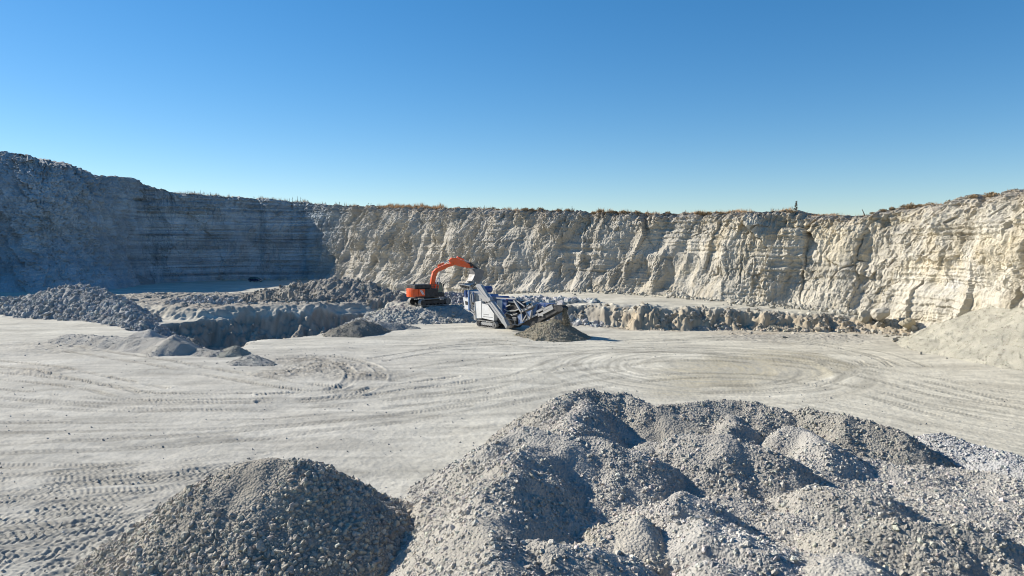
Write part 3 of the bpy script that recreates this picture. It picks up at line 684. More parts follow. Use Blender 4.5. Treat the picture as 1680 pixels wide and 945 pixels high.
heap('gravel_heap', 'large beige gravel slope leaning on the cliff at the right edge', 'gravel heap',
     [[np.array([53.8, 80.0, 5.0]), np.array([55.2, 74, 5.4]), np.array([57.5, 62, 5.0]), np.array([59, 50, 4.6])]], slope=0.52, r0=0.8, res=0.14, rough=0.07, base_col=(0.43, 0.405, 0.325),
     stone=(13000, 0.06, 0.2), pebble=(18000, 0.05, 0.11), seed=43, group=GR, stone_tint=1.0, fines=0.15)
heap('gravel_heap', 'dark low heap of fine gravel in front of the trench, left of the crusher', 'gravel heap',
     [crest3([(578, 527, 93), (592, 524, 94), (606, 529, 95)], 'D')], slope=0.55, r0=0.4, res=0.13, rough=0.08, base_col=(0.24, 0.225, 0.19), stone=(1500, 0.08, 0.25), pebble=(1500, 0.07, 0.12), seed=47, group=GR)
heap('gravel_heap', 'smooth grey heap of fines behind the dark low heap, below the excavator', 'gravel heap',
     [crest3([(622, 527, 98), (655, 531, 98.5), (680, 536, 98.5)], 'D')], slope=0.50, r0=0.4, res=0.15, rough=0.06, base_col=(0.30, 0.30, 0.28), stone=(200, 0.08, 0.2), pebble=(800, 0.07, 0.12), seed=48, group=GR)
DG = 'small mounds of dumped spoil on the quarry floor'
heap('spoil_mound', 'small pointed cone of pale spoil at the near edge of the trench', 'spoil mound', [crest3([(284, 549, 77), (288, 552, 76.5)], 'D')], slope=0.62, r0=0.2, res=0.12, rough=0.06, base_col=(0.38, 0.36, 0.32), stone=(150, 0.08, 0.2), pebble=(600, 0.06, 0.12), seed=51, group=DG)
heap('spoil_mound', 'long low spoil ridge running left from the pointed cone', 'spoil mound', [crest3([(112, 549, 86), (190, 553, 82), (270, 555, 79)], 'D')], slope=0.42, r0=0.5, res=0.14, rough=0.10, base_col=(0.36, 0.345, 0.31), stone=(300, 0.08, 0.25), pebble=(800, 0.06, 0.12), seed=52, group=DG)
heap('spoil_mound', 'tiny spoil peak behind the long ridge, at the foot of the boulder heap', 'spoil mound', [crest3([(244, 540, 90), (225, 546, 90)], 'D')], slope=0.6, r0=0.2, res=0.14, rough=0.05, base_col=(0.42, 0.40, 0.36), pebble=(300, 0.06, 0.12), seed=53, group=DG)
heap('spoil_mound', 'greenish grey spoil mound at the end of the trench rim', 'spoil mound', [crest3([(384, 567, 75.5), (376, 570, 76)], 'D')], slope=0.55, r0=0.25, res=0.12, rough=0.08, base_col=(0.33, 0.32, 0.27), stone=(150, 0.08, 0.22), pebble=(600, 0.06, 0.12), seed=54, group=DG)
heap('spoil_mound', 'low dark spoil mound tapering to the right, nearest of the small mounds', 'spoil mound', [crest3([(414, 582, 70.5), (445, 596, 69)], 'D')], slope=0.42, r0=0.3, res=0.12, rough=0.09, base_col=(0.33, 0.32, 0.29), stone=(300, 0.08, 0.25), pebble=(600, 0.06, 0.12), seed=55, group=DG)
heap('spoil_mound', 'flat spoil berm between the pointed cone and the greenish mound', 'spoil mound', [crest3([(310, 573, 76), (360, 575, 75)], 'D')], slope=0.5, r0=0.3, res=0.12, rough=0.08, base_col=(0.37, 0.35, 0.31), stone=(150, 0.08, 0.22), pebble=(500, 0.06, 0.12), seed=56, group=DG)
RG = 'rubble heaps of broken rock in the pit'
heap('rubble_heap', 'tall heap of broken grey boulders at the left edge of the pit', 'rubble heap', [crest3([(-60, 496, 126), (0, 491, 126), (60, 484, 123), (105, 471, 121), (130, 469, 120), (162, 476, 117), (200, 497, 111), (238, 532, 100)], 'D')],
     slope=0.62, r0=0.7, res=0.18, rough=0.28, rs=1.6, base_col=(0.31, 0.31, 0.30), stone=(5200, 0.16, 0.95), pebble=(5000, 0.1, 0.22), seed=61, group=RG, mat=M_RUB, sizepow=4.2, lump=1.2)
heap('rubble_heap', 'long ridge of broken rock and spoil behind the trench, left of the excavator', 'rubble heap', [crest3([(395, 486, 140), (440, 477, 139), (490, 466, 137), (530, 460, 136), (562, 457, 134), (600, 464, 131), (640, 478, 128), (668, 487, 126)], 'D')],
     slope=0.60, r0=0.9, res=0.18, rough=0.42, rs=1.9, base_col=(0.29, 0.27, 0.235), stone=(2300, 0.14, 0.75), pebble=(5000, 0.08, 0.2), seed=62, min_ground=0.5, group=RG, mat=M_RUB, sizepow=4.5, lump=1.6, fines=0.4)
heap('rubble_heap', 'rough rock platform the orange excavator stands on', 'rubble heap', [[np.array([-16.0, 111.2, 1.8]), np.array([-15, 111.2, 1.9]), np.array([-12.7, 112, 1.95]), np.array([-7.0, 113, 1.85])]],
     slope=0.40, r0=0.5, flat=2.4, res=0.13, rough=0.12, rs=1.5, base_col=(0.37, 0.36, 0.325), stone=(1700, 0.15, 0.7), pebble=(3500, 0.08, 0.2), seed=63, group=RG, mat=M_RUB, sizepow=4.0, lump=0.8, fines=0.45, fine_at=[((-12.7, 111.6), 4.2, 3.0)])
heap('rubble_heap', 'dark rubble heap behind the excavator bucket', 'rubble heap', [crest3([(738, 482, 124), (762, 484, 124), (790, 492, 122)], 'D')], slope=0.6, r0=0.6, res=0.2, rough=0.25, rs=1.5, base_col=(0.29, 0.29, 0.29), stone=(1200, 0.2, 0.8), pebble=(800, 0.1, 0.25), seed=64, group=RG, mat=M_RUB, sizepow=3.0)
heap('rubble_heap', 'bank of whitish broken blocks to the right of the crusher', 'rubble heap', [crest3([(845, 491, 116), (900, 491, 114), (960, 496, 111), (1010, 502, 108), (1036, 512, 105.5)], 'D')],
     slope=0.36, r0=0.6, res=0.18, rough=0.22, rs=1.4, base_col=(0.40, 0.395, 0.38), stone=(2600, 0.3, 1.25), pebble=(1800, 0.12, 0.3), seed=65, group=RG, mat=M_RUB, sizepow=2.6, lump=1.0)
heap('rubble_heap', 'tan earth slope at the left end of the cut bank', 'rubble heap', [crest3([(1065, 517, 100.5), (1080, 520, 100)], 'D')], slope=0.55, r0=0.4, res=0.15, rough=0.12, base_col=(0.40, 0.37, 0.29), stone=(300, 0.12, 0.5), pebble=(800, 0.08, 0.2), seed=66, group=RG, mat=M_RUB)
heap('rubble_heap', 'grey crumbled earth piled against the middle of the cut bank', 'rubble heap', [crest3([(1150, 518, 99.5), (1190, 522, 99)], 'D')], slope=0.55, r0=0.4, res=0.15, rough=0.15, base_col=(0.34, 0.32, 0.28), stone=(300, 0.12, 0.5), pebble=(800, 0.08, 0.2), seed=67, group=RG, mat=M_RUB)
heap('rubble_heap', 'low heap of pale broken blocks on the far bank above the trench', 'rubble heap', [crest3([(285, 494, 121), (320, 489, 122), (345, 488, 122), (385, 495, 121)], 'D')], slope=0.5, r0=0.5, res=0.2, rough=0.25, rs=1.4, base_col=(0.37, 0.36, 0.34), stone=(1400, 0.15, 0.9), pebble=(1200, 0.1, 0.22), seed=71, group=RG, mat=M_RUB, sizepow=3.5, lump=1.0)
heap('rubble_heap', 'brown broken ridge along the top of the trench wall', 'rubble heap', [crest3([(420, 494, 123), (480, 490, 124), (540, 486, 126), (590, 486, 128)], 'D')], min_ground=0.7, slope=0.5, r0=0.5, res=0.18, rough=0.3, rs=1.4, base_col=(0.29, 0.265, 0.225), stone=(1500, 0.12, 0.6), pebble=(2500, 0.08, 0.2), seed=72, group=RG, mat=M_RUB, sizepow=4, lump=1.1)
heap('rubble_heap', 'ochre clay mound at the right end of the trench, beside the excavator platform', 'rubble heap', [crest3([(628, 508, 112), (655, 506, 112), (668, 514, 110)], 'D')], slope=0.55, r0=0.4, res=0.15, rough=0.25, rs=1.2, base_col=(0.31, 0.275, 0.165), stone=(500, 0.12, 0.6), pebble=(1000, 0.08, 0.2), seed=73, group=RG, mat=M_RUB, sizepow=4, lump=0.9)
heap('rubble_heap', 'collapsed brown clods at the foot of the right part of the cut bank', 'rubble heap', [crest3([(1255, 535, 96.5), (1300, 538, 95.8)], 'D')], slope=0.45, r0=0.3, res=0.14, rough=0.14, rs=1.0, base_col=(0.36, 0.32, 0.25), stone=(500, 0.12, 0.7), pebble=(900, 0.08, 0.2), seed=74, group=RG, mat=M_RUB, sizepow=3.5, lump=0.7)
heap('scree_cone', 'grey scree cone spilling from the gully in the shaded cliff', 'scree', [crest3([(188, 432, 210), (178, 420, 213)], 'D')], slope=0.62, r0=0.8, res=0.4, rough=0.2, rs=3, base_col=(0.28, 0.28, 0.27), stone=(300, 0.3, 0.9), seed=68, mat=M_RUB)
heap('scree_cone', 'low scree slope at the bottom of the shaded cliff, at the left edge', 'scree', [crest3([(20, 447, 194), (75, 446, 193)], 'D')], slope=0.6, r0=1.5, res=0.4, rough=0.25, rs=3, base_col=(0.29, 0.27, 0.25), stone=(300, 0.3, 0.9), seed=69, mat=M_RUB)

# loose stones lying about: uncountable
def loose():
    rng = np.random.default_rng(5)
    # pit rubble
    n = 6500
    x = rng.uniform(-90, 62, n * 4); y = rng.uniform(80, 150, n * 4)
    z, rg = ground_z(x, y)
    ok = rng.random(len(x)) < np.clip(rg - 0.25, 0, 1) * sstep(-0.2, 0.5, fbm(x / 5, y / 5, 89, 3))
    x, y, z = x[ok][:n], y[ok][:n], z[ok][:n]
    # blocks sticking out of the cut bank and lying at its foot
    bx = rng.uniform(6, 52, 60000); by = rng.uniform(88, 108, 60000)
    bs = poly_sdf(bx, by, BENCH) + 0.6 * fbm(bx / 2.6, by / 2.6, 21, 3) + 0.4 * rng.normal(size=60000)
    k = np.where((bs > -1.8) & (bs < 1.3) & (fbm(bx / 3, by / 3, 87, 3) + 0.3 * rng.normal(size=60000) > 0.0))[0][:1500]
    x = np.concatenate([x, bx[k]]); y = np.concatenate([y, by[k]]); z = np.concatenate([z, gz(bx[k], by[k])])
    s = (0.08 + 0.6 * rng.power(0.2, len(x))) * 0.5
    v, t, k = stones(np.stack([x, y, z + s * 0.2], 1), s, rng)
    c = np.where((x > 5)[:, None], np.array([0.40, 0.36, 0.295]), np.array([0.35, 0.335, 0.30])) * rng.normal(1, 0.14, (len(x), 1))
    o = mesh_np('loose_rubble', v, t, None, M_RUB, False, np.repeat(np.clip(c, 0.1, 0.7), k, 0))
    tag(o, 'loose broken stones scattered in the trench and over its far bank', 'rubble', kind='stuff')
    # crumbs on the floor
    n = 9000
    yy = 1 / rng.uniform(1 / 105, 1 / 24, n); xx = rng.uniform(-0.75, 0.75, n) * yy
    dn = fbm(xx / 5, yy / 4, 88, 3) + rng.normal(0, 0.35, n)
    ok = dn > 0.1
    xx, yy = xx[ok], yy[ok]
    xx = np.concatenate([xx, 5.2 + rng.normal(0, 4.2, 500), -20 + rng.normal(0, 6, 300)]); yy = np.concatenate([yy, 88 + rng.normal(0, 3.2, 500), 74 + rng.normal(0, 4, 300)])
    zz, _ = ground_z(xx, yy)
    s = (0.03 + 0.11 * rng.power(0.2, len(xx))) * 0.5
    v, t, k = stones(np.stack([xx, yy, zz + s * 0.3], 1), s, rng)
    c = np.array([0.36, 0.35, 0.33]) * rng.normal(1, 0.2, (len(xx), 1))
    o = mesh_np('loose_stones', v, t, None, M_RUB, False, np.repeat(np.clip(c, 0.1, 0.7), k, 0))
    tag(o, 'small loose stones strewn over the pale quarry floor', 'stones', kind='stuff')
    # scree along the foot of the lit cliff
    n = 5000
    r = CL['rim']
    cb = [P(a, b, z) for a, b, z, *_ in CLIFF]
    u = rng.uniform(11, len(cb) - 1.01, n); i = u.astype(int); f = (u - i)[:, None]
    cb = np.array(cb); p = cb[i] * (1 - f) + cb[i + 1] * f
    tdir = cb[i + 1] - cb[i]; tdir /= np.linalg.norm(tdir[:, :2], axis=1)[:, None]
    nn = np.stack([tdir[:, 1], -tdir[:, 0]], 1)
    off = rng.gamma(1.6, 1.3, n)
    x = p[:, 0] + nn[:, 0] * off; y = p[:, 1] + nn[:, 1] * off
    z, _ = ground_z(x, y)
    s = (0.15 + 0.9 * rng.power(0.25, n)) * 0.5
    v, t, k = stones(np.stack([x, y, z + s * 0.25], 1), s, rng)
    c = np.array([0.42, 0.395, 0.33]) * rng.normal(1, 0.12, (n, 1))
    o = mesh_np('fallen_stones', v, t, None, M_RUB, False, np.repeat(np.clip(c, 0.1, 0.7), k, 0))
    tag(o, 'fallen stones and scree along the foot of the sunlit cliff', 'stones', kind='stuff')
loose()

# single boulders
def boulder(px, py, size, label, col, seed, squash=(1, 1, 1), Y=None):
    rng = np.random.default_rng(seed)
    bm = bmesh.new(); bmesh.ops.create_icosphere(bm, subdivisions=4, radius=1.0)
    v = np.array([p.co[:] for p in bm.verts])
    pl = rng.normal(size=(16, 3)); pl /= np.linalg.norm(pl, axis=1)[:, None]; dd = rng.uniform(0.55, 0.9, 16)
    for n, d in zip(pl, dd):
        e = v @ n - d; v = v - np.clip(e, 0, None)[:, None] * n * 0.95
    v = v * (1 + 0.10 * fbm(v[:, 0] * 2 + seed, v[:, 1] * 2 + v[:, 2] * 1.7, seed, 4))[:, None]
    v = v * np.array(squash) * size
    a = rng.uniform(0, 6.28); v = v @ np.array([[math.cos(a), -math.sin(a), 0], [math.sin(a), math.cos(a), 0], [0, 0, 1]]).T
    f = np.array([[q.index for q in p.verts] for p in bm.faces]); bm.free()
    w = D(px, py, Y) if Y else P(px, py, 0)
    if not Y: w[2] = gz(w[0], w[1])[0] + size * squash[2] * 0.45
    o = mesh_np('boulder', v, f, None, M_RUB, False, np.tile(np.array(col), (len(v), 1)))
    o.location = w
    tag(o, label, 'boulder', 'fallen boulders')
boulder(1446, 514, 1.35, 'big angular pale boulder at the right end of the haul road', (0.46, 0.43, 0.36), 3, (1.1, 0.9, 0.75), 94.5)
boulder(1418, 521, 1.1, 'block of tan rock breaking out of the bank beside the big angular boulder', (0.42, 0.39, 0.31), 5, (1, 0.9, 0.9), 96.0)
boulder(1440, 543, 0.95, 'whitish rounded boulder on the floor below the big angular boulder', (0.55, 0.54, 0.51), 7, (1.3, 0.9, 0.75))
boulder(1488, 549, 1.1, 'jagged ochre boulder on the floor between the cut bank and beige gravel slope', (0.40, 0.355, 0.26), 9, (1.25, 0.9, 0.85))
boulder(1520, 553, 0.8, 'low grey boulder at the toe of the beige gravel slope', (0.47, 0.46, 0.43), 10, (1.2, 0.9, 0.7))

# ------------------------------------------------------------------ hard-surface helpers
class MB:
    def __init__(s): s.v = []; s.f = []
    def add(s, v, f):
        o = len(s.v); s.v += [tuple(map(float, p)) for p in v]; s.f += [tuple(i + o for i in g) for g in f]; return s
    def box(s, x0, x1, y0, y1, z0, z1):
        return s.add([(x0, y0, z0), (x1, y0, z0), (x1, y1, z0), (x0, y1, z0), (x0, y0, z1), (x1, y0, z1), (x1, y1, z1), (x0, y1, z1)],
                     [(0, 3, 2, 1), (4, 5, 6, 7), (0, 1, 5, 4), (1, 2, 6, 5), (2, 3, 7, 6), (3, 0, 4, 7)])
    def prism(s, pts, y0, y1):                     # profile in (x,z), extruded along y
        n = len(pts)
        if sum(pts[i][0] * pts[(i + 1) % n][1] - pts[(i + 1) % n][0] * pts[i][1] for i in range(n)) < 0: pts = pts[::-1]
        v = [(a, y0, b) for a, b in pts] + [(a, y1, b) for a, b in pts]
        f = [tuple(range(n)), tuple(range(2 * n - 1, n - 1, -1))] + [(i, i + n, (i + 1) % n + n, (i + 1) % n) for i in range(n)]
        return s.add(v, f)
    def bar(s, a, b, w, h=None):                   # rectangular bar between two points
        a = Vector(a); b = Vector(b); h = h or w; d = (b - a).normalized()
        up = Vector((0, 0, 1)) if abs(d.z) < 0.95 else Vector((1, 0, 0))
        r = d.cross(up).normalized(); u = r.cross(d)
        v = []
        for p in (a, b):
            for i, j in ((-1, -1), (1, -1), (1, 1), (-1, 1)): v.append(p + r * i * w / 2 + u * j * h / 2)
        return s.add(v, [(0, 1, 2, 3), (7, 6, 5, 4), (0, 4, 5, 1), (1, 5, 6, 2), (2, 6, 7, 3), (3, 7, 4, 0)])
    def tube(s, a, b, r, n=14, r2=None):
        a = Vector(a); b = Vector(b); d = (b - a).normalized(); r2 = r if r2 is None else r2
        up = Vector((0, 0, 1)) if abs(d.z) < 0.95 else Vector((1, 0, 0))
        p = d.cross(up).normalized(); q = p.cross(d)
        v = [a + (p * math.cos(2 * math.pi * i / n) + q * math.sin(2 * math.pi * i / n)) * r for i in range(n)]
        v += [b + (p * math.cos(2 * math.pi * i / n) + q * math.sin(2 * math.pi * i / n)) * r2 for i in range(n)]
        return s.add(v, [tuple(range(n)), tuple(range(2 * n - 1, n - 1, -1))] + [(i, i + n, (i + 1) % n + n, (i + 1) % n) for i in range(n)])
    def build(s, name, mat, parent=None, bevel=0.0, rz=0.0):
        me = bpy.data.meshes.new(name); me.from_pydata(s.v, [], s.f); me.materials.append(mat)
        bm = bmesh.new(); bm.from_mesh(me)
        bmesh.ops.recalc_face_normals(bm, faces=bm.faces)
        if bevel: bmesh.ops.bevel(bm, geom=[e for e in bm.edges if len(e.link_faces) == 2 and e.calc_face_angle(0) > 0.5], offset=bevel, segments=2, affect='EDGES', profile=0.6, clamp_overlap=True)
        if rz: bmesh.ops.rotate(bm, verts=bm.verts, cent=(0, 0, 0), matrix=Matrix.Rotation(rz, 3, 'Z'))
        bm.to_mesh(me); bm.free(); me.update()
        o = bpy.data.objects.new(name, me); COL.objects.link(o)
        if parent: o.parent = parent
        return o
def framer(O, ang):
    """reads a pixel of the photograph as (u along the machine, z up) in the vertical plane at lateral offset y"""
    a = np.array([math.cos(ang), math.sin(ang)]); n = np.array([-math.sin(ang), math.cos(ang)])
    def uz(px, py, y):
        d = ray(px, py); b = np.array([O[0], O[1]]) + n * y
        m = np.array([[d[0], -a[0]], [d[1], -a[1]]]); t, u = np.linalg.solve(m, b)
        return u, CAM_H + t * d[2] - O[2]
    return uz
def crawler(name, parent, x0, x1, z, r, y0, y1, rz=0.0, mat=None, nshoe=52, zt=0.0, fmat=None):
    """track loop of separate shoes, with sprocket, idler and rollers as its parts"""
    L = x1 - x0; per = 2 * L + 2 * math.pi * r; m = MB(); slope = zt / max(L, .1)
    def at(s):
        s %= per
        if s < L: p = (x0 + s, r, 0.0)
        elif s < L + math.pi * r: a = (s - L) / r; p = (x1 + r * math.sin(a), r * math.cos(a), -a)
        elif s < 2 * L + math.pi * r: p = (x1 - (s - L - math.pi * r), -r, math.pi)
        else: a = (s - 2 * L - math.pi * r) / r; p = (x0 - r * math.sin(a), -r * math.cos(a), math.pi - a)
        return p
    for i in range(nshoe):
        px, pz, a = at(per * i / nshoe); w = per / nshoe * 0.46
        c, sn = math.cos(a), math.sin(a)
        def T(dx, dz): return (px + dx * c + dz * -sn * -1, z + pz + dz * c + dx * sn + slope * (px - x0))
        pts = [T(-w, -0.05), T(w, -0.05), T(w, 0.02), T(w * 0.2, 0.02), T(w * 0.2, 0.07), T(-w * 0.1, 0.07), T(-w * 0.1, 0.02), T(-w, 0.02)]
        m.prism(pts, y0, y1)
    o = m.build(name, mat or M_TRACK, parent, rz=rz)
    f = MB(); f.prism([(x0, z - r * 0.45), (x1, z - r * 0.45 + zt), (x1, z + r * 0.5 + zt), (x0, z + r * 0.5)], y0 + 0.12, y1 - 0.12)
    f.build('track_frame', fmat or M_DARK, o, 0.03, rz)
    for nm, xx, rr in (('sprocket', x0, r - 0.06), ('idler', x1, r - 0.06)):
        MB().tube((xx, y0 + 0.03, z + slope * (xx - x0)), (xx, y1 - 0.03, z + slope * (xx - x0)), rr, 18).tube((xx, y0 - 0.03, z + slope * (xx - x0)), (xx, y1 + 0.03, z + slope * (xx - x0)), rr * 0.4, 12).build(nm, M_STEEL if nm == 'idler' else M_DARK, o, 0.02, rz)
    nroll = 7
    for i in range(nroll):
        xx = x0 + (x1 - x0) * (i + 0.5) / nroll; zz = z - r + 0.17 + slope * (xx - x0)
        MB().tube((xx, y0 + 0.06, zz), (xx, y1 - 0.06, zz), 0.13, 12).build('roller', M_DARK, o, 0, rz)
    return o

# ------------------------------------------------------------------ excavator
def excavator():
    O = np.array([-12.7, 112.0, 2.13]); TH = math.radians(40); TU = math.radians(33)
    root = empty('excavator', O); tag(root, 'orange crawler excavator emptying its bucket into the crusher hopper', 'excavator')
    c5 = lambda x, y: (640 + x / 7.27, 410 + y / 7.27)
    uz = framer(O, TU)
    def Q(pts, y): return [uz(*c5(*p), y) for p in pts]
    for y0, y1 in ((-1.85, -1.15), (1.15, 1.85)):
        crawler('crawler_track', root, -2.25, 2.25, 0.56, 0.50, y0, y1, TH)
    # undercarriage
    MB().box(-1.1, 1.1, -1.2, 1.2, 0.5, 0.95).tube((0, 0, 0.9), (0, 0, 1.32), 0.85, 20).build('undercarriage', M_DARK, root, 0.04, TH)
    up = MB().box(-3.0, 1.9, -1.5, 1.5, 1.3, 1.48); up.build('deck', M_DARK, root, 0.02, TU)
    # counterweight: rounded rear
    cw = MB(); pts = []
    for i in range(13):
        a = math.pi / 2 + math.pi * i / 12; pts.append((-2.55 + 1.05 * math.cos(a) * 1.0, 1.52 * math.sin(a)))
    n = len(pts); v = [(a, b, 1.36) for a, b in pts] + [(a, b, 2.62) for a, b in pts]
    cw.add(v, [tuple(range(n)), tuple(range(2 * n - 1, n - 1, -1))] + [(i, i + n, (i + 1) % n + n, (i + 1) % n) for i in range(n)])
    cwo = cw.build('counterweight', M_ORANGE, root, 0.06, TU)
    # side housing, engine hood, tanks
    sp = MB().box(-2.5, -1.45, -1.52, -0.55, 1.48, 2.58); sp.build('side_panel', M_ORANGE, root, 0.04, TU)
    m = MB()
    for k, xx in enumerate((-2.05, -1.84)):
        m.prism([(xx - 0.28, 2.4), (xx - 0.12, 2.4), (xx + 0.30, 1.75), (xx + 0.14, 1.75)], -1.535, -1.518)
    m.build('stripe_emblem', M_WHITE, root, 0, TU)
    MB().box(-2.5, -0.5, -0.5, 1.5, 1.48, 2.6).build('engine_housing', M_DARK, root, 0.04, TU)
    MB().box(-3.1, -0.3, -1.4, 1.3, 2.64, 3.22).build('engine_hood', M_DARK, root, 0.08, TU)
    MB().tube((-2.2, 0.5, 3.0), (-2.2, 0.5, 3.55), 0.09).build('exhaust_pipe', M_DARK, root, 0, TU)
    MB().tube((-2.9, -0.6, 3.0), (-2.98, -0.6, 3.4), 0.06).build('antenna', M_DARK, root, 0, TU)
    MB().box(-1.43, 0.75, -1.5, -0.55, 1.48, 2.6).build('fuel_tank', M_DARK, root, 0.05, TU)
    MB().box(0.77, 1.85, -1.5, -0.6, 1.48, 1.95).build('tool_box', M_DARK, root, 0.05, TU)
    g = MB()
    for x0, x1, y in ((-2.6, 0.6, -1.42),):
        for xx in np.linspace(x0, x1, 6): g.bar((xx, y, 2.5), (xx, y, 3.25), 0.04)
        g.bar((x0, y, 3.25), (x1, y, 3.25), 0.04); g.bar((x0, y, 2.9), (x1, y, 2.9), 0.035)
    g.build('handrail', M_DARK, root, 0, TU)
    # cab
    ca = root
    cabp = [(0.62, 1.5), (2.52, 1.5), (2.62, 2.2), (2.42, 3.25), (2.2, 3.42), (0.62, 3.42)]
    cab = MB().prism(cabp, 0.5, 1.5).build('cab', M_DARK, root, 0.05, TU)
    gl = MB().prism([(0.85, 2.2), (1.5, 2.2), (1.5, 3.22), (0.85, 3.22)], 0.47, 0.498).prism([(1.6, 1.75), (2.42, 1.75), (2.5, 2.25), (2.32, 3.2), (1.6, 3.22)], 0.47, 0.498)
    gl.build('side_window', M_GLASS, cab, 0, TU)
    ws = MB().add([(2.63, 0.6, 2.2), (2.63, 1.4, 2.2), (2.44, 1.4, 3.2), (2.44, 0.6, 3.2), (2.53, 0.6, 1.7), (2.53, 1.4, 1.7)], [(0, 1, 2, 3), (4, 5, 1, 0)]); ws.build('windscreen', M_GLASS, cab, 0, TU)
    MB().box(0.7, 2.1, 0.55, 1.45, 3.42, 3.47).build('cab_roof', M_GREY, cab, 0.02, TU)
    MB().box(2.55, 2.62, 0.18, 0.4, 2.75, 3.15).bar((2.5, 0.55, 3.1), (2.58, 0.3, 3.1), 0.04).build('mirror', M_BLACK, cab, 0, TU)
    # boom
    cl = [(482, 556, 34), (498, 440, 46), (516, 330, 52), (530, 272, 50), (556, 243, 46), (612, 218, 48), (690, 184, 42), (756, 170, 30)]
    lo = []; hi = []
    for i_ in range(len(cl)):
        a_ = np.array(cl[max(i_ - 1, 0)][:2], float); b_ = np.array(cl[min(i_ + 1, len(cl) - 1)][:2], float)
        t_ = (b_ - a_) / np.linalg.norm(b_ - a_); n_ = np.array([t_[1], -t_[0]]) * cl[i_][2] / 2
        lo.append(tuple(np.array(cl[i_][:2]) + n_)); hi.append(tuple(np.array(cl[i_][:2]) - n_))
    bp = Q(lo + hi[::-1], 0.0)
    boom = MB().prism(bp, -0.2, 0.2).build('boom', M_ORANGE, root, 0.05, TU)
    br = Q([(512, 258), (568, 250), (560, 282), (512, 284)], -0.2)
    MB().prism(br, -0.26, 0.26).build('boom_bracket', M_ORANGE, boom, 0.03, TU)
    def pt(x, y, v): a = uz(*c5(x, y), v); return (a[0], v, a[1])
    for yy in (-0.42, 0.42):
        a = pt(535, 535, 0); b = pt(578, 330, 0)
        a = (a[0], yy, a[2]); b = (b[0], yy, b[2]); mid = tuple(a[i] + (b[i] - a[i]) * 0.6 for i in range(3))
        cy = MB().tube(a, mid, 0.13).build('boom_cylinder', M_ORANGE, root, 0, TU)
        MB().tube(mid, b, 0.08).build('piston_rod', M_CHROME, cy, 0, TU)
    a = pt(572, 192, 0); b = pt(640, 160, 0); c = pt(705, 122, 0)
    cy = MB().tube(a, b, 0.16).build('arm_cylinder', M_ORANGE, root, 0, TU); MB().tube(b, c, 0.09).build('piston_rod', M_CHROME, cy, 0, TU)
    st = MB().prism(Q([(698, 122), (735, 92), (790, 98), (870, 130), (960, 180), (988, 205), (962, 215), (900, 211), (830, 196), (785, 184), (750, 172), (708, 148)], 0.0), -0.2, 0.2).build('stick', M_ORANGE, root, 0.04, TU)
    a = pt(798, 84, 0); b = pt(880, 116, 0); c = pt(968, 160, 0)
    cy = MB().tube(a, b, 0.13).build('bucket_cylinder', M_ORANGE, root, 0, TU); MB().tube(b, c, 0.08).build('piston_rod', M_CHROME, cy, 0, TU)
    lk = MB()
    for yy in (-0.3, 0.3):
        a = pt(940, 150, 0); b = pt(1030, 222, 0); c = pt(960, 205, 0)
        lk.bar((a[0], yy, a[2]), (b[0], yy, b[2]), 0.09, 0.2); lk.bar((a[0], yy, a[2]), (c[0], yy, c[2]), 0.09, 0.18)
    lk.build('bucket_link', M_DARK, root, 0, TU)
    # bucket: two cheek plates, a curved back and floor, teeth
    ck = Q([(972, 228), (1040, 222), (1092, 248), (1072, 330), (1025, 398), (925, 394), (958, 345), (978, 292)], 0.0)
    bk = MB()
    for y0, y1 in ((-0.86, -0.80), (0.80, 0.86)): bk.prism(ck, y0, y1)
    path = [ck[i] for i in (1, 0, 7, 6, 5)]
    for (a, b) in zip(path[:-1], path[1:]):
        d = np.array(b) - np.array(a); nn = np.array([-d[1], d[0]]); nn = nn / np.linalg.norm(nn) * 0.05
        bk.prism([tuple(a), tuple(b), tuple(np.array(b) + nn), tuple(np.array(a) + nn)], -0.79, 0.79)
    b0 = bk.build('bucket', M_STEEL, root, 0, TU)
    e = np.array(path[-1]); dr = e - np.array(path[-2]); dr /= np.linalg.norm(dr)
    for yy in np.linspace(-0.7, 0.7, 5):
        q = e + dr * 0.28; MB().add([(e[0], yy - 0.08, e[1] - 0.04), (e[0], yy + 0.08, e[1] - 0.04), (e[0], yy + 0.08, e[1] + 0.06), (e[0], yy - 0.08, e[1] + 0.06), (q[0], yy - 0.03, q[1]), (q[0], yy + 0.03, q[1])],
                                       [(0, 1, 2, 3), (0, 4, 5, 1), (2, 5, 4, 3), (0, 3, 4), (1, 5, 2)]).build('bucket_tooth', M_STEEL, b0, 0, TU)
    return root
excavator()

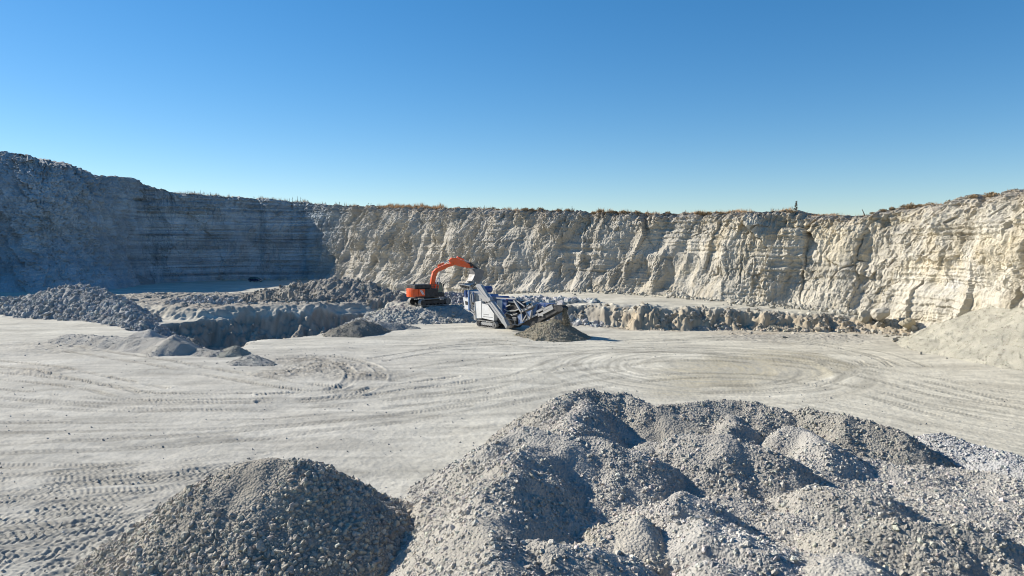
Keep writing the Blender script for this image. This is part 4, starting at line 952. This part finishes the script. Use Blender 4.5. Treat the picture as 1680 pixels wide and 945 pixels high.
# ------------------------------------------------------------------ crusher
def crusher():
    PH = math.radians(-48)
    O = np.array([-2.6, 99.3, 0.22])
    root = empty('rock_crusher', O, PH); tag(root, 'blue and white tracked rock crusher with a raised conveyor at its right end', 'rock crusher')
    c6 = lambda x, y: (740 + x / 7.0, 440 + y / 7.0)
    uz = framer(O, PH)
    # near side (towards the camera) is local -y
    def Q(pts, y): return [uz(*c6(*p), y) for p in pts]
    def pt(x, y, v): a = uz(*c6(x, y), v); return (a[0], v, a[1])
    def prism(name, mat, pts, yn, yf, bev=0.02, parent=None):
        return MB().prism(Q(pts, yn), yn, yf).build(name, mat, parent or root, bev)
    def bars(name, mat, segs, y, w, h=None, parent=None):
        m = MB()
        for (a, b) in segs: m.bar(pt(*a, y), pt(*b, y), w, h)
        return m.build(name, mat, parent or root)
    # crawler tracks
    a = uz(*c6(318, 640), -1.45); b = uz(*c6(492, 668), -1.45)
    for y0, y1 in ((-1.5, -1.0), (1.0, 1.5)):
        crawler('crawler_track', root, a[0], b[0], 0.48, 0.42, y0, y1, nshoe=40, fmat=M_GREY)
    MB().box(a[0] - 0.6, b[0] + 3.4, -0.85, 0.85, 0.75, 1.35).build('chassis', M_DARK, root, 0.03)
    # engine / power pack housing in white panels
    hp = prism('engine_housing', M_WHITE, [(352, 402), (420, 416), (492, 520), (492, 604), (352, 572)], -1.45, 1.2, 0.03)
    # illegible lettering: two faint rows of marks on the panel
    rng = random.Random(3)
    for row, (x0, x1, yy) in enumerate(((372, 436, 522), (366, 470, 548))):
        x = x0; m = MB()
        while x < x1:
            w = rng.uniform(5, 9)
            yb = yy + (x - 366) * 0.13
            m.prism(Q([(x, yb), (x + w, yb + w * 0.13), (x + w, yb + 9 + w * 0.13), (x, yb + 9)], -1.455), -1.462, -1.452); x += w + 3
        m.build('lettering', M_GREY, hp)
    bars('panel_edge', M_DARK, [((352, 398), (420, 412)), ((420, 412), (494, 518))], -1.47, 0.06, 0.05, hp)
    p1 = prism('cabinet', M_WHITE, [(270, 386), (345, 377), (350, 576), (286, 576)], -1.4, 0.9, 0.03)
    bars('cabinet_seam', M_GREY, [((349, 392), (352, 576)), ((268, 388), (284, 578))], -1.43, 0.10, 0.08, p1)
    prism('access_ladder', M_GREY, [(250, 450), (270, 450), (282, 600), (262, 590)], -1.2, -0.9, 0)
    # feed hopper: posts, box, wings
    hop = empty_child = prism('hopper', M_GREY, [(150, 250), (430, 330), (400, 395), (250, 395), (215, 330)], -0.9, 1.3, 0.03)
    wg = MB(); A = pt(75, 180, -1.6); Bp = pt(215, 205, -1.6); Cp = pt(250, 245, -1.2); Dp = pt(135, 240, -1.2)
    def plate(m, q, th=0.06):
        q = [Vector(p) for p in q]; n = (q[1] - q[0]).cross(q[2] - q[0]).normalized() * th
        m.add([tuple(p) for p in q] + [tuple(p + n) for p in q], [(0, 1, 2, 3), (7, 6, 5, 4)] + [(i, i + 4, (i + 1) % 4 + 4, (i + 1) % 4) for i in range(4)])
    plate(wg, [A, Bp, Cp, Dp]); w1 = wg.build('hopper_wing', M_GREY, root)
    sl_ = MB()
    for k in range(6):
        x = 108 + k * 17; y = 198 + k * 3.2
        plate(sl_, [pt(x, y, -1.53), pt(x + 8, y + 1.5, -1.53), pt(x + 16, y + 25, -1.38), pt(x + 8, y + 23.5, -1.38)], 0.05)
    so = sl_.build('slot', M_BLACK, w1); so.location = (-0.03, -0.07, 0.03)
    wg = MB(); plate(wg, [pt(75, 180, -1.6), pt(135, 240, -1.2), (pt(135, 240, 1.2)[0], 1.2, pt(135, 240, -1.2)[2]), (A[0], 1.6, A[2])]); wg.build('hopper_wing', M_GREY, root)
    bars('hopper_post', M_BLUE, [((168, 255), (172, 335))], -1.35, 0.34, 0.30)
    bars('hopper_post', M_LBLUE, [((206, 255), (212, 480))], -1.35, 0.26, 0.26)
    bars('hopper_post', M_LBLUE, [((248, 270), (258, 390))], -1.2, 0.2, 0.2)
    bars('hopper_post', M_BLUE, [((185, 260), (195, 470))], 1.1, 0.3, 0.3)
    fb = prism('frame_box', M_WHITE, [(135, 335), (195, 340), (205, 480), (158, 462)], -1.42, -0.6, 0.02)
    prism('frame_opening', M_BLACK, [(160, 375), (192, 385), (193, 425), (165, 418)], -1.435, -1.415, 0, fb)
    bars('rear_strut', M_LGREY, [((195, 470), (270, 530)), ((215, 455), (262, 500)), ((150, 455), (215, 500))], -1.3, 0.16)
    bars('hydraulic_hose', M_GREY, [((236, 280), (250, 320)), ((250, 320), (254, 400)), ((225, 300), (232, 420))], -1.5, 0.09)
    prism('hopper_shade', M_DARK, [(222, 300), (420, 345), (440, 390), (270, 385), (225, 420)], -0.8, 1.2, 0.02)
    # folded side conveyor: the long pale beam
    bm_ = prism('side_conveyor', M_LGREY, [(278, 200), (312, 180), (338, 192), (420, 325), (612, 575), (590, 606), (568, 606), (420, 395), (330, 280)], -2.05, -1.6, 0.03)
    bars('conveyor_lip', M_DARK, [((340, 200), (425, 330)), ((425, 330), (618, 580))], -1.58, 0.12, 0.16, bm_)
    bars('conveyor_seam', M_GREY, [((300, 215), (428, 372)), ((428, 372), (585, 590))], -2.07, 0.05, 0.05, bm_)
    prism('conveyor_joint', M_LGREY, [(400, 350), (440, 335), (452, 370), (418, 392)], -2.15, -1.55, 0.02, bm_)
    prism('tail_drum_housing', M_GREY, [(572, 580), (612, 590), (645, 660), (632, 698), (610, 660), (570, 615)], -2.1, -1.55, 0.03, bm_)
    # blue rotor drum behind
    dr = uz(*c6(418, 243), 0.6)
    MB().tube((dr[0], -0.2, dr[1]), (dr[0], 1.2, dr[1]), 0.47, 22).build('rotor_drum', M_BLUE, root, 0.05)
    prism('drum_bracket', M_LBLUE, [(330, 330), (450, 300), (470, 345), (340, 385)], -0.4, 1.0, 0.03)
    # crusher box
    cb = prism('crusher_box', M_LBLUE, [(470, 350), (598, 356), (590, 520), (548, 500), (470, 395)], -0.95, 1.1, 0.02)
    prism('box_panel', M_WHITE, [(525, 368), (586, 371), (582, 482), (528, 440)], -0.985, -0.955, 0, cb)
    prism('crusher_box_end', M_BLUE, [(600, 357), (640, 362), (628, 535), (592, 521)], -0.93, 1.1, 0.02)
    bars('top_rail', M_LGREY, [((428, 338), (600, 346)), ((600, 346), (748, 352))], -1.2, 0.16, 0.14)
    prism('top_cover', M_BLUE, [(440, 322), (545, 326), (560, 345), (440, 340)], -0.9, 0.9, 0.02)
    # screen and belts between box and conveyor
    prism('rubber_curtain', M_BLACK, [(640, 378), (740, 385), (790, 470), (740, 500), (640, 495), (612, 470)], -0.7, 0.9, 0.03)
    bars('screen_tray', M_GREY, [((612, 470), (650, 492)), ((650, 492), (735, 488)), ((735, 488), (780, 470)), ((632, 440), (682, 420)), ((660, 385), (735, 392))], -0.9, 0.12, 0.14)
    prism('red_marker', M_RED, [(632, 356), (646, 357), (646, 364), (632, 363)], -1.0, -0.9, 0)
    bars('strut', M_LGREY, [((726, 368), (805, 498))], -1.25, 0.26, 0.2)
    bars('strut', M_GREY, [((748, 365), (845, 440))], -1.1, 0.12, 0.12)
    bars('strut', M_GREY, [((770, 420), (910, 365))], 0.4, 0.14, 0.14)
    mg = prism('magnet_belt', M_LGREY, [(802, 472), (925, 395), (945, 440), (815, 505)], -0.9, 0.5, 0.03)
    bars('belt_edge', M_DARK, [((815, 470), (930, 404)), ((820, 508), (990, 415))], -0.93, 0.07, 0.06, mg)
    for rx, ry in ((850, 445), (905, 415)): MB().tube(pt(rx, ry, -1.0), pt(rx, ry, -0.85), 0.14).build('belt_roller', M_DARK, mg)
    prism('gearbox', M_DARK, [(640, 505), (750, 505), (770, 560), (750, 640), (690, 690), (640, 680), (615, 600)], -0.8, 0.8, 0.04)
    bars('pipework', M_GREY, [((640, 520), (700, 535)), ((690, 545), (760, 520)), ((655, 580), (720, 600)), ((730, 560), (735, 640)), ((700, 640), (770, 655)), ((610, 540), (650, 500))], -0.95, 0.09)
    prism('motor', M_STEEL, [(700, 560), (745, 565), (742, 605), (700, 600)], -1.1, -0.85, 0.04)
    prism('side_plate', M_LBLUE, [(762, 535), (815, 525), (835, 625), (775, 640)], -0.85, -0.7, 0.01)
    prism('side_plate', M_LBLUE, [(858, 500), (915, 480), (905, 560), (880, 570)], -0.85, -0.7, 0.01)
    bars('side_strut', M_LGREY, [((805, 500), (820, 620)), ((820, 615), (875, 520)), ((865, 510), (905, 585)), ((905, 580), (925, 480))], -0.9, 0.12)
    # second hopper (blue chute)
    prism('chute', M_BLUE, [(995, 400), (1125, 412), (1075, 452), (1015, 470), (975, 520), (945, 560), (950, 480)], -0.2, 1.0, 0.02)
    prism('chute_side', M_LBLUE, [(938, 480), (993, 398), (985, 470), (955, 545), (935, 560)], -0.45, -0.25, 0.01)
    # main discharge conveyor
    mc = prism('discharge_conveyor', M_DARK, [(772, 655), (850, 604), (1000, 530), (1170, 446), (1250, 446), (1270, 470), (1190, 520), (1000, 622), (905, 668), (890, 660)], -0.55, 0.55, 0.02)
    belt = MB(); 
    bp = Q([(790, 636), (1000, 520), (1170, 434), (1255, 436)], -0.5)
    for (p, q) in zip(bp[:-1], bp[1:]): belt.prism([p, q, (q[0], q[1] + 0.08), (p[0], p[1] + 0.08)], -0.5, 0.5)
    belt.build('belt', M_BLACK, mc)
    bars('side_rail', M_LGREY, [((772, 652), (850, 603)), ((850, 603), (1000, 525)), ((990, 525), (1060, 545))], -0.66, 0.10, 0.22, mc)
    bars('side_rail', M_GREY, [((985, 500), (1075, 455)), ((1075, 470), (1165, 430)), ((1045, 440), (1075, 490)), ((1000, 545), (1175, 455))], -0.62, 0.12, 0.3, mc)
    hd = uz(*c6(1250, 468), -0.5)
    MB().tube((hd[0], -0.62, hd[1]), (hd[0], 0.62, hd[1]), 0.34, 18).build('head_drum', M_BLACK, mc)
    prism('head_hood', M_DARK, [(1175, 440), (1270, 432), (1288, 460), (1275, 492), (1235, 500), (1190, 480)], -0.7, -0.6, 0, mc)
    bars('belly_strut', M_DARK, [((905, 660), (1010, 600)), ((900, 640), (930, 690)), ((860, 640), (980, 655))], 0.2, 0.14, 0.14, mc)
    tip = np.array([O[0] + hd[0] * math.cos(PH), O[1] + hd[0] * math.sin(PH), O[2] + hd[1]])
    return tip
TIP = crusher()
def falling():
    rng = np.random.default_rng(9); n = 1500
    f = rng.random(n) ** 0.8
    z0 = TIP[2] + 0.2; zb = float(gz(TIP[0], TIP[1])[0]) + 1.7
    z = z0 + (zb - z0) * f
    sp = 0.12 + 0.20 * f
    x = TIP[0] + 0.10 + 0.35 * f ** 0.7 + rng.normal(0, 1, n) * sp * 0.75; y = TIP[1] - 0.10 - 0.30 * f + rng.normal(0, 1, n) * sp
    s = rng.uniform(0.03, 0.09, n)
    v, t, k = stones(np.stack([x, y, z], 1), s, rng, True)
    c = np.array([0.27, 0.24, 0.18]) * rng.normal(1, 0.15, (n, 1))
    o = mesh_np('falling_gravel', v, t, None, M_HEAP, False, np.repeat(np.clip(c, .05, .6), k, 0))
    tag(o, 'stream of gravel dropping from the conveyor head onto the tan heap', 'gravel', kind='stuff')
    # rock leaving the bucket
    n = 160; w = D(774, 467, 107.2)
    p = w + np.stack([rng.normal(0, 0.28, n), rng.normal(0, 0.3, n), rng.uniform(-0.9, 0.5, n)], 1)
    v, t, k = stones(p, rng.uniform(0.05, 0.2, n), rng)
    c = np.array([0.30, 0.28, 0.24]) * rng.normal(1, 0.15, (n, 1))
    o = mesh_np('falling_rock', v, t, None, M_RUB, False, np.repeat(np.clip(c, .05, .6), k, 0))
    tag(o, 'broken rock spilling from the excavator bucket into the hopper', 'rock', kind='stuff')
falling()

# ------------------------------------------------------------------ car parked in the shade
def car():
    w = P(419, 463.2, 0); w[2] = gz(w[0], w[1])[0] + 0.02
    rz = math.radians(-28)
    root = empty('parked_car', w, rz); tag(root, 'dark blue hatchback car parked in the shade below the far cliff', 'car')
    # body: stations along x (length), half width and roof line as one lofted shell
    prof = [(-2.15, 0.45, 0.95), (-2.0, 0.32, 1.05), (-1.2, 0.28, 1.02), (0.8, 0.28, 0.98), (1.5, 0.30, 0.92), (2.05, 0.36, 0.78), (2.2, 0.42, 0.66)]
    m = MB()
    ring = []
    for (x, zb, zt) in prof:
        hw = 0.86 if abs(x) < 1.9 else 0.74
        ring.append([(x, -hw * 0.94, zb), (x, -hw, (zb + zt) / 2), (x, -hw * 0.92, zt), (x, hw * 0.92, zt), (x, hw, (zb + zt) / 2), (x, hw * 0.94, zb)])
    v = [p for r in ring for p in r]; f = []
    for i in range(len(ring) - 1):
        for k in range(6): f.append((i * 6 + k, i * 6 + (k + 1) % 6, (i + 1) * 6 + (k + 1) % 6, (i + 1) * 6 + k))
    f += [tuple(range(6)), tuple(range(len(v) - 1, len(v) - 7, -1))]
    m.add(v, f); body = m.build('body', M_CAR, root, 0.05)
    c = MB(); top = [(-2.0, 1.0, .78), (-1.55, 1.45, .66), (-0.2, 1.52, .64), (0.35, 1.46, .64), (1.2, 0.95, .78)]
    v = []; f = []
    for (x, z, hw) in top: v += [(x, -hw, z), (x, hw, z)]
    low = [(-2.0, .98, .80), (-1.0, .98, .82), (-0.2, .97, .82), (0.4, .96, .82), (1.2, .93, .80)]
    for (x, z, hw) in low: v += [(x, -hw, z), (x, hw, z)]
    for i in range(4):
        f.append((2 * i, 2 * i + 1, 2 * i + 3, 2 * i + 2)); f.append((2 * i, 2 * i + 2, 10 + 2 * i + 2, 10 + 2 * i)); f.append((2 * i + 1, 10 + 2 * i + 1, 10 + 2 * i + 3, 2 * i + 3))
    c.add(v, f); c.build('cabin', M_CAR, root)
    s = MB()
    for sg in (-1, 1):
        s.add([(-1.45, sg * .70, 1.36), (-.25, sg * .675, 1.44), (-.25, sg * .815, 1.02), (-1.75, sg * .80, 1.02)], [(0, 1, 2, 3)])
        s.add([(-.15, sg * .675, 1.44), (.35, sg * .675, 1.38), (.95, sg * .80, 1.02), (-.15, sg * .82, 1.02)], [(0, 1, 2, 3)])
    s.build('side_window', M_GLASS, root)
    MB().add([(0.42, -.58, 1.42), (0.42, .58, 1.42), (1.16, .7, 1.01), (1.16, -.7, 1.01)], [(0, 1, 2, 3)]).build('windscreen', M_GLASS, root)
    for y in (-0.6, 0.6): MB().box(2.02, 2.2, y - 0.2, y + 0.2, 0.62, 0.78).build('headlight', M_CHROME, root, 0.03)
    MB().box(2.16, 2.24, -0.3, 0.3, 0.44, 0.56).build('number_plate', M_WHITE, root)
    for x in (-1.3, 1.35):
        for y in (-0.80, 0.80):
            t = MB().tube((x, y - 0.1, 0.31), (x, y + 0.1, 0.31), 0.31, 20).build('wheel', M_BLACK, root, 0.03)
            MB().tube((x, y - 0.11, 0.31), (x, y + 0.11, 0.31), 0.19, 14).build('rim', M_GREY, t)
car()

# ------------------------------------------------------------------ vegetation on the rim
def shrub_mesh(name, seed):
    rng = np.random.default_rng(seed); n = 420
    d = rng.normal(size=(n, 3)); d[:, 2] = np.abs(d[:, 2]) * 0.9 + 0.05; d /= np.linalg.norm(d, axis=1)[:, None]
    r = rng.uniform(0.35, 1.0, n)[:, None] * (1 + 0.25 * np.sin(d[:, :1] * 4 + seed)) 
    p = d * r * np.array([1, 1, 0.72])
    a = rng.normal(size=(n, 3)) * 0.14; b = d * 0.22 + rng.normal(size=(n, 3)) * 0.06
    v = np.stack([p - a * 0.5, p + a * 0.5, p + b], 1).reshape(-1, 3)
    # twigs from the root
    m = 26; dd = rng.normal(size=(m, 3)); dd[:, 2] = np.abs(dd[:, 2]) + 0.2; dd /= np.linalg.norm(dd, axis=1)[:, None]
    w = np.cross(dd, [0.3, 0.5, 0.1]); w = w / np.linalg.norm(w, axis=1)[:, None] * 0.02
    tv = np.stack([-w, w, dd * 0.85], 1).reshape(-1, 3)
    v = np.concatenate([v, tv]); t = np.arange(len(v)).reshape(-1, 3)
    return v, t
SHRUBS = []
for k in range(4):
    v, t = shrub_mesh('dry_shrub', 70 + k); o = mesh_np('dry_shrub', v, t, None, M_SHRUB, False); SHRUBS.append(o)
rng = random.Random(12); first = set()
def put_shrub(px, back, size):
    if math.sin(px * 0.11) + math.sin(px * 0.043 + 1) + rng.uniform(-1, 1) < -0.3: return
    i = rim_at(px); k = rng.randrange(4)
    p = CL['rim'][i]; n = CL['N'][i]
    b = CL['b1'][i]; f = back / 1.2
    q = p + (b - p) * f
    if k not in first: o = SHRUBS[k]; first.add(k)
    else: o = SHRUBS[k].copy(); COL.objects.link(o)
    o.location = (q[0], q[1], q[2] - 0.08); o.scale = (size, size, size * rng.uniform(0.7, 1.0)); o.rotation_euler = (0, 0, rng.uniform(0, 6.28))
    tag(o, 'dry brown shrub on the rim of the quarry cliff', 'shrub', 'dry shrubs along the quarry rim')
for px in np.arange(800, 1200, 5.5): put_shrub(px + rng.uniform(-3, 3), rng.uniform(-0.3, 1.2), rng.uniform(0.35, 0.75))
for px in np.arange(630, 800, 11): put_shrub(px + rng.uniform(-4, 4), rng.uniform(0, 1.2), rng.uniform(0.3, 0.6))
for px in np.arange(1200, 1300, 14): put_shrub(px + rng.uniform(-4, 4), rng.uniform(0, 1.2), rng.uniform(0.25, 0.5))
for px in np.arange(1420, 1690, 9): put_shrub(px + rng.uniform(-4, 4), rng.uniform(-0.4, 1.2), rng.uniform(0.3, 0.85))
for px in (1322, 1345, 1370, 1398): put_shrub(px, 0.6, 0.3)
def rim_grass():
    rng = np.random.default_rng(21); V = []
    for (x0, x1, n, h0, h1) in ((290, 420, 900, 0.4, 1.3), (420, 600, 1200, 0.4, 1.2), (600, 770, 7000, 0.5, 1.4), (770, 1240, 5000, 0.25, 0.8), (1225, 1310, 1200, 0.3, 0.9), (1310, 1690, 2500, 0.15, 0.45)):
        for px in rng.uniform(x0, x1, n):
            if math.sin(px * 0.09) + math.sin(px * 0.037 + 2) + rng.uniform(-0.8, 0.8) < -0.2: continue
            i = rim_at(px); f = rng.uniform(-0.1, 2.0)
            p = CL['rim'][i]; b = CL['b1'][i]; q = p + (b - p) * f + np.array([rng.normal(0, .15), rng.normal(0, .15), -0.05])
            clump = 0.5 + 0.7 * abs(math.sin(px * 0.31) * math.sin(px * 0.083 + 1))
            h = rng.uniform(h0, h1) * clump; lean = rng.normal(0, 0.22, 2) * h; w = rng.uniform(0.02, 0.045); a = rng.uniform(0, 3.14)
            dx, dy = math.cos(a) * w, math.sin(a) * w
            V += [(q[0] - dx, q[1] - dy, q[2]), (q[0] + dx, q[1] + dy, q[2]), (q[0] + lean[0], q[1] + lean[1], q[2] + h)]
    V = np.array(V); o = mesh_np('dry_grass', V, np.arange(len(V)).reshape(-1, 3), None, M_GRASS, False)
    tag(o, 'dry straw coloured grass along the quarry rim', 'grass', kind='stuff')
rim_grass()
def stalk(px, top, label, tilt=0.0, branches=0, r=0.06, group=None, seed=1):
    i = rim_at(px); p = CL['rim'][i] + (CL['b1'][i] - CL['rim'][i]) * 0.4
    H = max(0.4, D(px, top, p[1])[2] - p[2]); rg = random.Random(seed)
    m = MB(); m.tube((0, 0, -0.2), (math.sin(tilt) * H, 0, math.cos(tilt) * H), r, 7, r * 0.5)
    for k in range(branches):
        f = 0.25 + 0.72 * k / max(1, branches); a = rg.uniform(0, 6.28); L = (1.05 - f) * 0.26 + 0.08
        b = (math.sin(tilt) * H * f, 0, H * f)
        e = (b[0] + math.cos(a) * L, b[1] + math.sin(a) * L, b[2] + L * 0.55)
        m.tube(b, e, r * 0.4, 5, r * 0.25)
        for q in range(3):
            g = 0.4 + 0.3 * q; c = tuple(b[j] + (e[j] - b[j]) * g for j in range(3))
            m.tube(c, (c[0] + rg.uniform(-.06, .06), c[1] + rg.uniform(-.06, .06), c[2] + 0.12), r * 0.6, 5, 0.02)
    o = m.build('dead_stalk', M_STALK); o.location = p
    tag(o, label, 'dead plant', group)
stalk(1300, 330, 'tall dead plant with many short side twigs on the rim, right of centre', 0.03, 26, 0.07)
stalk(1262, 343, 'thin dead stalk leaning right, left of the tall twiggy dead plant', 0.6, 2, 0.05, 'dead stalks standing on the rim', 3)
stalk(1415, 342, 'short stick leaning left on the rising rim at the right', -0.5, 0, 0.09, 'dead stalks standing on the rim', 4)
stalk(795, 337, 'thin upright dead stalk on the rim above the excavator bucket', 0.0, 0, 0.07, 'dead stalks standing on the rim', 5)
stalk(937, 338, 'thin upright dead stalk alone on the rim right of the crusher', 0.0, 1, 0.07, 'dead stalks standing on the rim', 6)
for k, (px, top) in enumerate([(312, 312), (324, 313), (332, 312), (338, 314), (349, 315), (419, 322), (478, 325), (483, 323), (490, 322), (496, 323), (506, 330), (536, 332), (553, 331), (558, 331), (568, 332), (606, 333), (610, 333)]):
    stalk(px, top, 'thin dead stalk standing on the rim above the shaded left cliff' if px < 520 else 'thin dead stalk standing on the rim where the sunlit cliff begins', 0.05 * ((k % 3) - 1), 2, 0.06, 'dead stalks on the left rim' if px < 520 else 'dead stalks above the cliff corner', 10 + k)
